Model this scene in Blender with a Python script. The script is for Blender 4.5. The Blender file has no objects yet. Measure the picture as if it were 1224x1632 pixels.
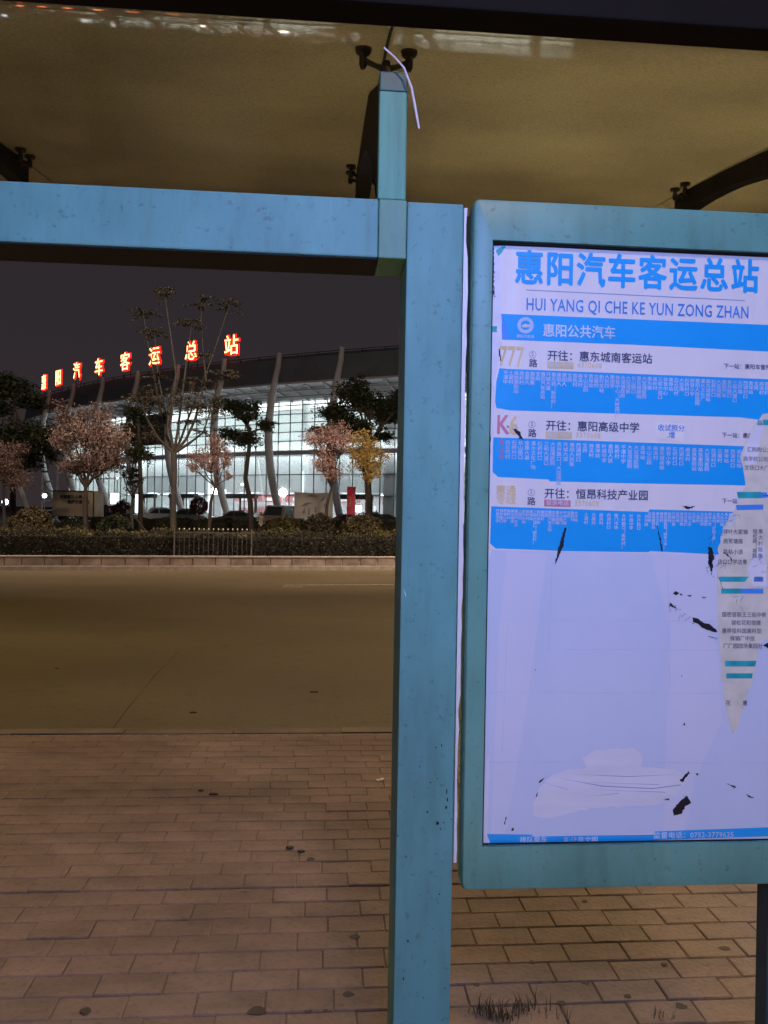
import bpy, bmesh, math, random
import numpy as np
from mathutils import Vector, Matrix
from mathutils.geometry import tessellate_polygon
random.seed(7); rng = np.random.default_rng(7)
S = bpy.context.scene
COL = S.collection
R = math.radians

# ---------------------------------------------------------------- camera
F = 1226.0; ROLL = 0.0175; EYE = 1.55
cam = bpy.data.objects.new('camera', bpy.data.cameras.new('camera')); COL.objects.link(cam)
cam.data.sensor_fit = 'HORIZONTAL'; cam.data.sensor_width = 36; cam.data.lens = 36*F/1224
cam.data.clip_start = 0.05; cam.data.clip_end = 3000
Rv = Vector((math.cos(ROLL), 0, math.sin(ROLL))); Uv = Vector((-math.sin(ROLL), 0, math.cos(ROLL)))
cam.matrix_world = Matrix(((Rv.x, Uv.x, 0, 0), (Rv.y, Uv.y, -1, 0), (Rv.z, Uv.z, 0, EYE), (0, 0, 0, 1)))
S.camera = cam
# ---------------------------------------------------------------- night sky (light polluted), lamps, exposure
W = bpy.data.worlds.new('World'); S.world = W; W.use_nodes = True
nt = W.node_tree; nt.nodes.clear()
wo = nt.nodes.new('ShaderNodeOutputWorld'); bg = nt.nodes.new('ShaderNodeBackground')
tc = nt.nodes.new('ShaderNodeTexCoord'); sx = nt.nodes.new('ShaderNodeSeparateXYZ'); cr = nt.nodes.new('ShaderNodeValToRGB')
nt.links.new(tc.outputs['Generated'], sx.inputs[0]); nt.links.new(sx.outputs['Z'], cr.inputs[0])
nt.links.new(cr.outputs[0], bg.inputs[0]); nt.links.new(bg.outputs[0], wo.inputs[0])
cr.color_ramp.elements[0].position = 0.0; cr.color_ramp.elements[0].color = (0.034, 0.026, 0.028, 1)
cr.color_ramp.elements[1].position = 0.7; cr.color_ramp.elements[1].color = (0.019, 0.016, 0.020, 1)
e = cr.color_ramp.elements.new(0.22); e.color = (0.028, 0.0225, 0.0265, 1)
bg.inputs[1].default_value = 1.0

def area(name, loc, target, size, power, color, spread=180):
    l = bpy.data.lights.new(name, 'AREA'); l.shape = 'RECTANGLE'; l.size, l.size_y = size
    l.energy = power; l.color = color; l.spread = R(spread)
    o = bpy.data.objects.new(name, l); COL.objects.link(o)
    o.location = loc; o.rotation_euler = (Vector(target)-Vector(loc)).to_track_quat('-Z', 'Y').to_euler()
    return o
area('cool_lamp_behind_stop', (0.22, -0.85, 2.9), (0.40, 1.8, 1.75), (0.8, 0.4), 77, (0.20, 0.31, 0.83))
area('street_lamp_behind', (1.25, -4.2, 7.8), (-0.6, 3.6, 0), (0.5, 0.5), 68, (1.0, 0.77, 0.66), 100)
area('ground_fill_ahead', (-0.7, 7.0, 6.8), (-0.75, 5.2, 0), (0.5, 0.3), 66, (1.0, 0.74, 0.50), 160)  # added unseen light; brightens the ground, kept off the poster front
area('roof_fill_light', (3.5, 2.6, 4.2), (1.5, 2.3, 2.9), (0.5, 0.3), 1250, (1.0, 0.88, 0.60), 100)  # added unseen light just above the canopy, aimed to brighten its glass
area('sodium_street_lamp', (8.5, 13.0, 9.5), (2.0, 12.0, 0), (0.6, 0.3), 1000, (1.0, 0.72, 0.42), 160)
area('sodium_street_lamp_left', (-9.5, 9.0, 9.5), (-7.0, 8.0, 0), (0.6, 0.3), 170, (1.0, 0.66, 0.05), 150)
area('sodium_street_lamp_far', (-13.0, 19.0, 10.0), (-9.0, 33.0, 1), (0.6, 0.3), 1300, (1.0, 0.74, 0.56), 160)
area('forecourt_lamp', (2.0, 19.0, 9.5), (-4.0, 34.0, 2), (0.6, 0.3), 1900, (1.0, 0.76, 0.56), 160)
S.view_settings.view_transform = 'Standard'; S.view_settings.look = 'None'
S.view_settings.exposure = 0; S.view_settings.gamma = 1; S.view_settings.use_curve_mapping = False
S.cycles.max_bounces = 6; S.cycles.transparent_max_bounces = 24; S.cycles.sample_clamp_indirect = 4

# ---------------------------------------------------------------- helpers
def at(x, y, Y):
    a = (x-612)/F; b = (816-y)/F
    return Vector((Y*(a*Rv.x+b*Uv.x), Y, EYE+Y*(a*Rv.z+b*Uv.z)))
PHI = R(4.4)
AX = Vector((math.cos(PHI), math.sin(PHI), 0)); AN = Vector((-math.sin(PHI), math.cos(PHI), 0)); O0 = Vector((0, 1.8, 0))
STOP = Matrix.Translation(O0) @ Matrix.Rotation(PHI, 4, 'Z')      # frame of the bus stop: x along it, y away, z up
def P(x, y, off=0.0):                                              # picture point -> (u, z) on the plane y=off of that frame
    d = at(x, y, 1)-Vector((0, 0, EYE)); c = Vector((0, 0, EYE))-O0
    t = (off-c.dot(AN))/d.dot(AN); p = c+d*t
    return p.dot(AX), p.z
def G(x, y, z=0.0):                                                # picture point -> ground point at height z
    d = at(x, y, 1)-Vector((0, 0, EYE)); t = (z-EYE)/d.z
    return Vector((d.x*t, d.y*t, z))

def mat(name, base, rough=0.6, metal=0.0, var=0.15, scale=8.0, bump=0.0, bscale=40.0, stretch=(1, 1, 1), spec=0.5,
        base2=None, island=0.0, emit=None, estr=0.0, rvar=0.0, detail=5, coat=0.0):
    m = bpy.data.materials.new(name); m.use_nodes = True; t = m.node_tree; N = t.nodes; L = t.links
    b = N['Principled BSDF']; b.inputs['Roughness'].default_value = rough; b.inputs['Metallic'].default_value = metal
    b.inputs['Specular IOR Level'].default_value = spec; b.inputs['Coat Weight'].default_value = coat
    c = N.new('ShaderNodeTexCoord'); mp = N.new('ShaderNodeMapping'); mp.inputs['Scale'].default_value = stretch
    L.new(c.outputs['Object'], mp.inputs[0])
    n = N.new('ShaderNodeTexNoise'); n.inputs['Scale'].default_value = scale; n.inputs['Detail'].default_value = detail
    L.new(mp.outputs[0], n.inputs['Vector'])
    if base2 is None: base2 = tuple(min(1, v*(1+var)) for v in base); base = tuple(v*(1-var) for v in base)
    mx = N.new('ShaderNodeMix'); mx.data_type = 'RGBA'; mx.inputs[6].default_value = (*base, 1); mx.inputs[7].default_value = (*base2, 1)
    cr = N.new('ShaderNodeMapRange'); cr.inputs[1].default_value = .32; cr.inputs[2].default_value = .68
    L.new(n.outputs[0], cr.inputs[0]); L.new(cr.outputs[0], mx.inputs[0]); out = mx.outputs[2]
    if island:
        g = N.new('ShaderNodeNewGeometry'); hs = N.new('ShaderNodeHueSaturation'); mr = N.new('ShaderNodeMapRange')
        mr.inputs[3].default_value = 1-island; mr.inputs[4].default_value = 1+island
        L.new(g.outputs['Random Per Island'], mr.inputs[0]); L.new(mr.outputs[0], hs.inputs['Value']); L.new(out, hs.inputs['Color']); out = hs.outputs[0]
    L.new(out, b.inputs['Base Color'])
    if rvar:
        mr = N.new('ShaderNodeMapRange'); mr.inputs[3].default_value = max(.02, rough-rvar); mr.inputs[4].default_value = rough+rvar
        L.new(n.outputs[0], mr.inputs[0]); L.new(mr.outputs[0], b.inputs['Roughness'])
    if bump:
        n2 = N.new('ShaderNodeTexNoise'); n2.inputs['Scale'].default_value = bscale; n2.inputs['Detail'].default_value = 6
        L.new(mp.outputs[0], n2.inputs['Vector'])
        bp = N.new('ShaderNodeBump'); bp.inputs['Strength'].default_value = bump; bp.inputs['Distance'].default_value = 0.01
        L.new(n2.outputs[0], bp.inputs['Height']); L.new(bp.outputs[0], b.inputs['Normal'])
    if emit:
        b.inputs['Emission Color'].default_value = (*emit, 1); b.inputs['Emission Strength'].default_value = estr
    return m
def objrandom(m, amt):                                             # each object its own slight tone
    t = m.node_tree; N = t.nodes; L = t.links; b = N['Principled BSDF']; src = b.inputs['Base Color'].links[0].from_socket
    oi = N.new('ShaderNodeObjectInfo'); hs = N.new('ShaderNodeHueSaturation'); mr = N.new('ShaderNodeMapRange')
    mr.inputs[3].default_value = 1-amt; mr.inputs[4].default_value = 1+amt
    L.new(oi.outputs['Random'], mr.inputs[0]); L.new(mr.outputs[0], hs.inputs['Value']); L.new(src, hs.inputs['Color']); L.new(hs.outputs[0], b.inputs['Base Color'])
    return m

def weather(m, layers):
    """multiply the colour by noise layers placed in world space: (scale, (stretch), low, high, darkest, tint)"""
    t = m.node_tree; N = t.nodes; L = t.links; b = N['Principled BSDF']; src = b.inputs['Base Color'].links[0].from_socket
    g = N.new('ShaderNodeNewGeometry')
    for sc, st_, lo, hi, dark, tint in layers:
        mp = N.new('ShaderNodeMapping'); mp.inputs['Scale'].default_value = st_; L.new(g.outputs['Position'], mp.inputs[0])
        n = N.new('ShaderNodeTexNoise'); n.inputs['Scale'].default_value = sc; n.inputs['Detail'].default_value = 6; n.inputs['Roughness'].default_value = .6; L.new(mp.outputs[0], n.inputs['Vector'])
        mr = N.new('ShaderNodeMapRange'); mr.inputs[1].default_value = lo; mr.inputs[2].default_value = hi; L.new(n.outputs[0], mr.inputs[0])
        c = N.new('ShaderNodeMix'); c.data_type = 'RGBA'; c.inputs[6].default_value = (dark*tint[0], dark*tint[1], dark*tint[2], 1); c.inputs[7].default_value = (1, 1, 1, 1); L.new(mr.outputs[0], c.inputs[0])
        x = N.new('ShaderNodeMix'); x.data_type = 'RGBA'; x.blend_type = 'MULTIPLY'; x.inputs[0].default_value = 1; L.new(src, x.inputs[6]); L.new(c.outputs[2], x.inputs[7]); src = x.outputs[2]
    L.new(src, b.inputs['Base Color']); return m

def tag(o, label=None, cat=None, group=None, kind=None):
    if label: o['label'] = label
    if cat: o['category'] = cat
    if group: o['group'] = group
    if kind: o['kind'] = kind
    return o
def empty(name, M=Matrix.Identity(4), label=None, cat=None, group=None):
    o = bpy.data.objects.new(name, None); COL.objects.link(o); o.matrix_world = M; o.empty_display_size = .1
    return tag(o, label, cat, group)

class MB:                                                          # collects shapes, then becomes ONE mesh object
    def __init__(s): s.v = []; s.f = []
    def add(s, vs, fs):
        k = len(s.v); s.v += [tuple(v) for v in vs]; s.f += [tuple(i+k for i in f) for f in fs]
    def box(s, x0, x1, y0, y1, z0, z1, M=None):
        vs = [Vector(p) for p in ((x0,y0,z0),(x1,y0,z0),(x1,y1,z0),(x0,y1,z0),(x0,y0,z1),(x1,y0,z1),(x1,y1,z1),(x0,y1,z1))]
        if M: vs = [M @ v for v in vs]
        s.add(vs, [(0,3,2,1),(4,5,6,7),(0,1,5,4),(1,2,6,5),(2,3,7,6),(3,0,4,7)])
    def tube(s, pts, rad, n=8, caps=True, sq=None):
        pts = [Vector(p) for p in pts]; rad = rad if isinstance(rad, (list, tuple)) else [rad]*len(pts)
        rings = []; prev = None
        for i, p in enumerate(pts):
            t = (pts[min(i+1, len(pts)-1)]-pts[max(i-1, 0)]).normalized()
            a = prev if prev else (Vector((0, 0, 1)) if abs(t.z) < .9 else Vector((1, 0, 0)))
            x = (a-t*a.dot(t)).normalized(); y = t.cross(x); prev = x
            rings.append([p+(x*math.cos(2*math.pi*k/n)+y*math.sin(2*math.pi*k/n))*rad[i] for k in range(n)])
        k0 = len(s.v); s.v += [tuple(v) for r in rings for v in r]
        for i in range(len(pts)-1):
            for k in range(n):
                s.f.append((k0+i*n+k, k0+i*n+(k+1) % n, k0+(i+1)*n+(k+1) % n, k0+(i+1)*n+k))
        if caps:
            s.f.append(tuple(k0+k for k in reversed(range(n)))); s.f.append(tuple(k0+(len(pts)-1)*n+k for k in range(n)))
    def ball(s, c, r, n=10, m=6, sc=(1, 1, 1)):
        c = Vector(c); vs = [c+Vector((0, 0, -r*sc[2]))]
        for i in range(1, m):
            a = -math.pi/2+math.pi*i/m
            for k in range(n): b = 2*math.pi*k/n; vs.append(c+Vector((r*sc[0]*math.cos(a)*math.cos(b), r*sc[1]*math.cos(a)*math.sin(b), r*sc[2]*math.sin(a))))
        vs.append(c+Vector((0, 0, r*sc[2]))); fs = []
        for k in range(n): fs.append((0, 1+(k+1) % n, 1+k)); fs.append((len(vs)-1, 1+(m-2)*n+k, 1+(m-2)*n+(k+1) % n))
        for i in range(m-2):
            for k in range(n): fs.append((1+i*n+k, 1+i*n+(k+1) % n, 1+(i+1)*n+(k+1) % n, 1+(i+1)*n+k))
        s.add(vs, fs)
    def prism(s, poly, h0, h1, fn):                                # poly: 2D outline; fn(p, h) -> 3D point
        n = len(poly); tri = tessellate_polygon([[Vector((p[0], p[1], 0)) for p in poly]])
        vs = [fn(p, h0) for p in poly]+[fn(p, h1) for p in poly]
        fs = [tuple(t) for t in tri]+[tuple(n+i for i in reversed(t)) for t in tri]+[(i, (i+1) % n, n+(i+1) % n, n+i) for i in range(n)]
        s.add(vs, fs)
    def build(s, name, m=None, parent=None, bevel=0, smooth=False, fix=True, **kw):
        me = bpy.data.meshes.new(name); me.from_pydata(s.v, [], s.f); me.update()
        if fix and len(s.f) < 60000:
            b = bmesh.new(); b.from_mesh(me)
            if bevel: bmesh.ops.bevel(b, geom=[e for e in b.edges if e.is_manifold and e.calc_face_angle(0) > .6], offset=bevel, segments=2, affect='EDGES', profile=.6)
            bmesh.ops.recalc_face_normals(b, faces=b.faces); b.to_mesh(me); b.free()
        if smooth:
            me.polygons.foreach_set('use_smooth', [True]*len(me.polygons))
            me.set_sharp_from_angle(angle=R(40))
        if m: me.materials.append(m)
        o = bpy.data.objects.new(name, me); COL.objects.link(o)
        if parent: o.parent = parent
        return tag(o, **kw)
def copy_tree(o, parent=None):
    c = o.copy(); COL.objects.link(c); c.parent = parent
    for ch in list(o.children): copy_tree(ch, c)
    return c

def leafmesh(name, pos, size, m, parent=None, flat=0.0, aspect=0.55, **kw):
    """many leaf quads at pos (n,3); flat>0 keeps them near horizontal"""
    n = len(pos); pos = np.asarray(pos, dtype=float)
    a = rng.normal(size=(n, 3)); a[:, 2] *= (1-flat); a /= np.linalg.norm(a, axis=1)[:, None]
    b = rng.normal(size=(n, 3)); b[:, 2] *= (1-flat); b -= a*(a*b).sum(1)[:, None]; b /= np.linalg.norm(b, axis=1)[:, None]
    s = size*(0.6+0.8*rng.random(n))[:, None]
    c = np.cross(a, b)*s*0.18
    v = np.stack([pos-a*s, pos-b*s*aspect+c, pos+a*s, pos+b*s*aspect+c], 1).reshape(-1, 3)
    me = bpy.data.meshes.new(name); me.vertices.add(4*n); me.vertices.foreach_set('co', v.ravel())
    me.loops.add(4*n); me.loops.foreach_set('vertex_index', np.arange(4*n)); me.polygons.add(n)
    me.polygons.foreach_set('loop_start', np.arange(n)*4); me.polygons.foreach_set('loop_total', np.full(n, 4))
    me.update(); me.validate(); me.materials.append(m)
    o = bpy.data.objects.new(name, me); COL.objects.link(o)
    if parent: o.parent = parent
    return tag(o, **kw)

TXT = []
def text(body, size, M, mb, bold=0.0, sx=1.0, align='LEFT', ls=1.0, cs=1.0, ext=0.0, res=2, off=0.0):
    """queue lettering (origin = top left of the first glyph); turned into mesh faces inside mb by flush_text()"""
    c = bpy.data.curves.new('lettering', 'FONT'); c.body = body; c.size = size; c.align_x = align
    c.space_line = ls; c.space_character = cs; c.resolution_u = res; c.extrude = ext; c.fill_mode = 'BOTH'; c.offset = off
    o = bpy.data.objects.new('lettering', c); COL.objects.link(o)
    if not isinstance(mb, MB): k_ = MB(); PRINTS.append((mb.name, k_, mb.m)); mb = k_
    top = .70 if all(ord(ch) < 300 for ch in body) else .85
    n = 1 if bold < .004*size else (3 if size < .03 else 6)
    for i in range(n):
        a = 2*math.pi*i/n+.5; d = bold if n > 1 else 0
        TXT.append((o, M @ Matrix.Translation((math.cos(a)*d, math.sin(a)*d-top*size, i*size*3e-4)) @ Matrix.Diagonal((sx, 1, 1, 1)), mb))
def flush_text():
    bpy.context.view_layer.update(); dg = bpy.context.evaluated_depsgraph_get()
    for o, M, mb in TXT:
        me = o.evaluated_get(dg).to_mesh()
        mb.add([M @ v.co for v in me.vertices], [tuple(p.vertices) for p in me.polygons]); o.evaluated_get(dg).to_mesh_clear()
    for o in dict.fromkeys(t[0] for t in TXT):
        c = o.data; bpy.data.objects.remove(o); bpy.data.curves.remove(c)
    TXT.clear()

# ---------------------------------------------------------------- materials
M_ = {}
M_['paint_blue'] = mat('weathered_teal_paint', (.125, .375, .39), .55, var=.10, scale=5, bump=.025, bscale=60, base2=(.15, .43, .44), rvar=.06)
M_['paint_green'] = mat('board_teal_paint', (.13, .37, .325), .4, scale=6, bump=.03, bscale=70, base2=(.16, .425, .37), stretch=(1, 1, .5), rvar=.1)
M_['paint_stain'] = mat('stained_green_paint', (.11, .31, .22), .5, scale=9, bump=.04, bscale=50, base2=(.17, .40, .28), stretch=(2.5, 1, .35), rvar=.12)
W1 = (1, 1, 1)
M_['strut'] = mat('streaked_green_paint', (.05, .29, .19), .45, scale=16, base2=(.12, .42, .29), stretch=(2.5, 1, .12), bump=.1, rvar=.1)
M_['strut_dark'] = mat('dark_green_cap_paint', (.025, .10, .07), .4, var=.2, scale=20)  # darker green for the strut caps
M_['dark_steel'] = mat('dark_steel', (.035, .03, .03), .45, var=.3, scale=20, bump=.1, bscale=120)
M_['arm'] = mat('dull_arm_paint', (.018, .019, .019), .7, spec=.2, var=.15, scale=6, bump=.1)
M_['gutter'] = mat('gutter_shade_black', (.010, .008, .007), .8, var=.15, scale=6, spec=.15)  # the gutter is unlit; its shade is put into this black
M_['rubber_and_shade'] = mat('black_rubber_and_shade', (.01, .01, .01), .7)
M_['chip'] = mat('chipped_rust', (.012, .012, .013), .8, var=.5, scale=90)
M_['white'] = mat('white_plastic', (.75, .72, .80), .45, var=.05)
M_['asphalt'] = None
for k_ in ('paint_blue', 'paint_green', 'paint_stain', 'strut'):
    weather(M_[k_], [(2.2, (1.5, 1.5, .7), .35, .62, .78, W1), (9, (3, 3, .5), .34, .52, .91, (1.0, .98, .94)), (60, W1, .30, .40, .72, (1.0, .95, .9)), (34, (1, 1, .8), .25, .30, .55, (1.1, .9, .8))])
# roof glass: dusty bronze tinted sheet, mirror-like from below
def roof_mat():
    m = bpy.data.materials.new('dusty_bronze_glass'); m.use_nodes = True; t = m.node_tree; N = t.nodes; L = t.links
    N.clear(); out = N.new('ShaderNodeOutputMaterial')
    c = N.new('ShaderNodeTexCoord'); mp = N.new('ShaderNodeMapping'); mp.inputs['Scale'].default_value = (1, 1, 1); L.new(c.outputs['Object'], mp.inputs[0])
    n = N.new('ShaderNodeTexNoise'); n.inputs['Scale'].default_value = 1.3; n.inputs['Detail'].default_value = 6; n.inputs['Roughness'].default_value = .5; L.new(mp.outputs[0], n.inputs['Vector'])
    n3 = N.new('ShaderNodeTexNoise'); n3.inputs['Scale'].default_value = 130; n3.inputs['Detail'].default_value = 3; L.new(c.outputs['Object'], n3.inputs['Vector'])
    mr = N.new('ShaderNodeMapRange'); mr.inputs[1].default_value = .3; mr.inputs[2].default_value = .75; L.new(n.outputs[0], mr.inputs[0])
    mx = N.new('ShaderNodeMix'); mx.data_type = 'RGBA'; mx.inputs[6].default_value = (.30, .27, .205, 1); mx.inputs[7].default_value = (.48, .44, .33, 1); L.new(mr.outputs[0], mx.inputs[0])
    sp = N.new('ShaderNodeMix'); sp.data_type = 'RGBA'; sp.blend_type = 'MULTIPLY'; sp.inputs[0].default_value = .5; L.new(mx.outputs[2], sp.inputs[6])
    m3 = N.new('ShaderNodeMapRange'); m3.inputs[1].default_value = .3; m3.inputs[2].default_value = .6; m3.inputs[3].default_value = .5; L.new(n3.outputs[0], m3.inputs[0]); L.new(m3.outputs[0], sp.inputs[7])
    d = N.new('ShaderNodeBsdfDiffuse'); L.new(sp.outputs[2], d.inputs[0])
    tr = N.new('ShaderNodeBsdfTranslucent'); L.new(sp.outputs[2], tr.inputs[0])
    a = N.new('ShaderNodeMixShader'); a.inputs[0].default_value = .5; L.new(d.outputs[0], a.inputs[1]); L.new(tr.outputs[0], a.inputs[2])
    g = N.new('ShaderNodeBsdfGlossy'); g.inputs['Color'].default_value = (.9, .82, .7, 1); g.inputs['Roughness'].default_value = .05
    n4 = N.new('ShaderNodeTexNoise'); n4.inputs['Scale'].default_value = 1.1; L.new(c.outputs['Object'], n4.inputs['Vector'])
    bp = N.new('ShaderNodeBump'); bp.inputs['Strength'].default_value = .03; bp.inputs['Distance'].default_value = .05; L.new(n4.outputs[0], bp.inputs['Height']); L.new(bp.outputs[0], g.inputs['Normal'])
    fr = N.new('ShaderNodeFresnel'); fr.inputs[0].default_value = 1.75
    b = N.new('ShaderNodeMixShader'); L.new(fr.outputs[0], b.inputs[0]); L.new(a.outputs[0], b.inputs[1]); L.new(g.outputs[0], b.inputs[2])
    L.new(b.outputs[0], out.inputs[0]); return m
M_['roof_glass'] = roof_mat()
PAPER = dict(rough=.42, scale=4, bump=.5, bscale=6, rvar=.08)
M_['paper'] = mat('white_poster_paper', (.79, .79, .84), base2=(.85, .84, .88), stretch=(2.2, 1, .5), **PAPER)
M_['paper_low'] = mat('thin_lower_paper', (.60, .70, .93), base2=(.65, .74, .95), stretch=(1.2, 1, .6), **PAPER)
M_['paper_mid'] = mat('paler_paper_strip', (.66, .73, .93), base2=(.71, .76, .94), stretch=(1.2, 1, .6), **PAPER)
M_['paper_new'] = mat('bright_sticker_paper', (.95, .95, .98), .4)
M_['paper_old'] = mat('yellowed_old_poster', (.66, .66, .58), base2=(.80, .79, .70), stretch=(1, 1, 1), rough=.5, scale=22, bump=.4, bscale=30)
M_['print_blue'] = mat('blue_print', (.006, .40, .98), var=.05, **{**PAPER, 'bump': .2})
M_['print_blue_pale'] = mat('faded_blue_print', (.07, .32, .95), var=.06, **PAPER)
M_['ink_white'] = mat('pale_print', (.50, .64, .95), .45)
M_['ink_head'] = mat('white_print', (.62, .74, .95), .45)
M_['ink_dark'] = mat('dark_navy_print', (.06, .07, .16), .45)
M_['ink_cap'] = mat('blue_letter_print', (.05, .28, .80), .45)
M_['ink_line'] = mat('thin_line_print', (.25, .34, .60), .45)
M_['ink_tan'] = mat('faded_yellow_print', (.80, .64, .34), .45)
M_['ink_red'] = mat('faded_red_print', (.66, .24, .36), .45)
M_['ink_teal'] = mat('teal_print', (.02, .42, .50), .45, var=.3, scale=20)
M_['ink_grey'] = mat('grey_print', (.16, .17, .22), .5)
M_['tear'] = mat('black_tear', (.008, .008, .014), .6)
M_['scuff'] = mat('pale_scraped_paper', (.76, .79, .92), rough=.5, scale=14, var=.05, stretch=(.5, 1, 2), bump=.12, bscale=18)
# ================================================================ THE GROUND
def sheet(name, pts, z, m, **kw):
    b = MB(); b.add([(p[0], p[1], z) for p in pts], [tuple(range(len(pts)))]); return b.build(name, m, fix=False, **kw)
M_['soil'] = mat('dark_ground', (.045, .042, .035), .9, var=.3, scale=.6)
M_['asphalt'] = mat('asphalt', (.125, .098, .054), .62, scale=.22, base2=(.150, .120, .070), bump=.6, bscale=45, stretch=(.6, 1.3, 1), rvar=.08, detail=10)
M_['forecourt'] = mat('pale_forecourt_paving', (.16, .15, .14), .7, var=.15, scale=.8)
weather(M_['asphalt'], [(.5, (.5, .8, 1), .36, .6, .84, W1), (70, W1, .30, .55, .68, W1), (6, (1, 1, 1), .30, .42, .78, W1)])
sheet('ground', [(-900, -300), (900, -300), (900, 1500), (-900, 1500)], -.16, M_['soil'], kind='structure')
NK = STOP @ Vector((0, 3.72, 0))                                   # near kerb line passes here, along AX
KA, KB = G(-40, 909.5, -.12), G(660, 908.5, -.12)                  # far kerb foot
kd = (KB-KA).normalized(); kn = Vector((-kd.y, kd.x, 0))
A1 = NK-AX*60; A2 = NK+AX*45
B1 = KA-kd*55; B2 = KB+kd*45
sheet('road', [A1, A2, B2+kn*.05, B1+kn*.05], -.12, M_['asphalt'], kind='structure')
sheet('forecourt', [B1+kn*14, B2+kn*14, (140, 190), (-160, 190)], -.10, M_['forecourt'], kind='structure')
# white lane line near the far kerb
la, lb = G(452, 933.5, -.12), G(760, 931.5, -.12); ld = (lb-la).normalized(); ln = Vector((-ld.y, ld.x, 0))
M_['line'] = mat('worn_white_line', (.16, .14, .10), .7, scale=9, base2=(.55, .5, .42))
sheet('lane_line', [la, lb, lb+ln*.13, la+ln*.13], -.114, M_['line'], kind='structure')
la2 = G(452, 936.5, -.12); sheet('lane_line', [la2, la2+ld*.42, la2+ld*.42+ln*.12, la2+ln*.12], -.114, M_['line'], kind='structure')

pA = [G(x, y, -.12) for x, y in ((178, 1164), (205, 1128), (228, 1100), (246, 1078), (262, 1062), (284, 1040))]
M_['crack'] = mat('dark_crack', (.07, .055, .032), .9)
b = MB(); k_ = len(pA); w_ = Vector((.006, .002, 0))
b.add([p+Vector((random.uniform(-.01, .01), 0, .004)) for p in pA]+[p+w_+Vector((0, 0, .004)) for p in pA], [(i, i+1, k_+i+1, k_+i) for i in range(k_-1)]); b.build('road_crack', M_['crack'], None, fix=False, kind='structure')
# pavement: bed + bricks laid in running bond
M_['bed'] = mat('sandy_joint_bed', (.21, .155, .115), .95, var=.3, scale=30)
M_['brick'] = objrandom(mat('brown_paving_brick', (.20, .14, .105), .62, scale=3.5, base2=(.29, .205, .155), bump=.35, bscale=55, rvar=.12, detail=8), .07)
M_['brick_far'] = mat('brown_paving_brick_far', (.195, .14, .103), .6, scale=2.5, base2=(.285, .205, .155), island=.07, bump=.35, bscale=40, rvar=.12, stretch=(.6, 1, 1), detail=8)
for k_ in ('brick', 'brick_far'):
    weather(M_[k_], [(1.1, W1, .38, .6, .68, (1, .96, .92)), (5, (.5, 1.6, 1), .36, .56, .78, W1), (38, W1, .30, .48, .72, W1), (14, W1, .26, .36, .55, W1)])
M_['kerbstone'] = objrandom(mat('grey_brown_kerbstone', (.12, .09, .065), .8, scale=2.5, base2=(.19, .145, .11), bump=.4, bscale=25, detail=8), .10)
pv = empty('pavement', STOP); tag(pv, kind='structure')
b = MB(); b.box(-60, 45, -6, 3.6, -.2, -.0075); b.build('joint_bed', M_['bed'], pv)
PL, PW, GAP = .215, .1125, .0032
variants = []
for k in range(6):
    w, h = (PL-GAP)/2, (PW-GAP)/2; r_ = random.Random(k); q = .0035
    top = [(-w+q+r_.uniform(0, .002), -h+q), (w-q, -h+q+r_.uniform(0, .002)), (w-q-r_.uniform(0, .001), h-q), (-w+q, h-q-r_.uniform(0, .002))]
    mid = [(-w, -h), (w, -h), (w, h), (-w, h)]
    vs = [(x, y, 0) for x, y in top]+[(x, y, -.0035) for x, y in mid]+[(x, y, -.04) for x, y in mid]
    fs = [(0, 1, 2, 3)]+[(4+i, 4+(i+1) % 4, (i+1) % 4, i) for i in range(4)]+[(8+i, 8+(i+1) % 4, 4+(i+1) % 4, 4+i) for i in range(4)]
    me = bpy.data.meshes.new('brick'); me.from_pydata(vs, [], fs); me.materials.append(M_['brick']); variants.append((me, vs, fs))
def project(p):
    d = p-Vector((0, 0, EYE)); return 612+F*d.dot(Rv)/d.y, 816-F*d.dot(Uv)/d.y
cells = []
row = 0; y = -1.6
while y < 3.55:
    yy = y+(.014 if y > 1.37 else 0)
    if yy > 3.6-PW/2: break
    off = (row % 2)*PL/2+random.uniform(-.02, .02)+(.03 if row % 5 == 0 else 0)
    n0 = -22 if yy < .2 else -42
    for k in range(n0, 34):
        cells.append((k*PL+off, yy, row))
    row += 1; y += PW
vis, rest = [], []
for c in cells:
    wp = STOP @ Vector((c[0], c[1], 0))
    if wp.y > .3:
        px, py = project(wp)
        seen = 0 <= px <= 1224 and py < 1650 and (px < 632 or (715 < px and py > 1405))
    else: seen = False
    (vis if seen else rest).append((wp.y, c))
vis.sort(); rest += vis[300:]; vis = vis[:300]
for d_, (x, yy, rw) in vis:
    o = bpy.data.objects.new('brick', random.choice(variants)[0]); COL.objects.link(o); o.parent = pv
    o.location = (x, yy, random.gauss(0, .0011)-(.0015 if random.random() < .05 else 0)); o.rotation_euler = (random.gauss(0, .004), random.gauss(0, .003), random.gauss(0, .006))
fb = MB()
for d_, (x, yy, rw) in rest:
    me, vs, fs = random.choice(variants); M = Matrix.Translation((x, yy, random.gauss(0, .0011))) @ Matrix.Rotation(random.gauss(0, .005), 4, 'X') @ Matrix.Rotation(random.gauss(0, .006), 4, 'Z')
    fb.add([M @ Vector(v) for v in vs], fs)
fb.build('bricks', M_['brick_far'], pv, fix=False, kind='stuff')
kb = empty('near_kerb', STOP); tag(kb, kind='structure')
for k in range(-9, 6):
    b = MB(); b.box(k*.75+.004, k*.75+.746, 3.61, 3.73, -.2, -.002+random.uniform(-.003, .003)); b.build('kerbstone', M_['kerbstone'], kb, bevel=.006)
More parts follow.
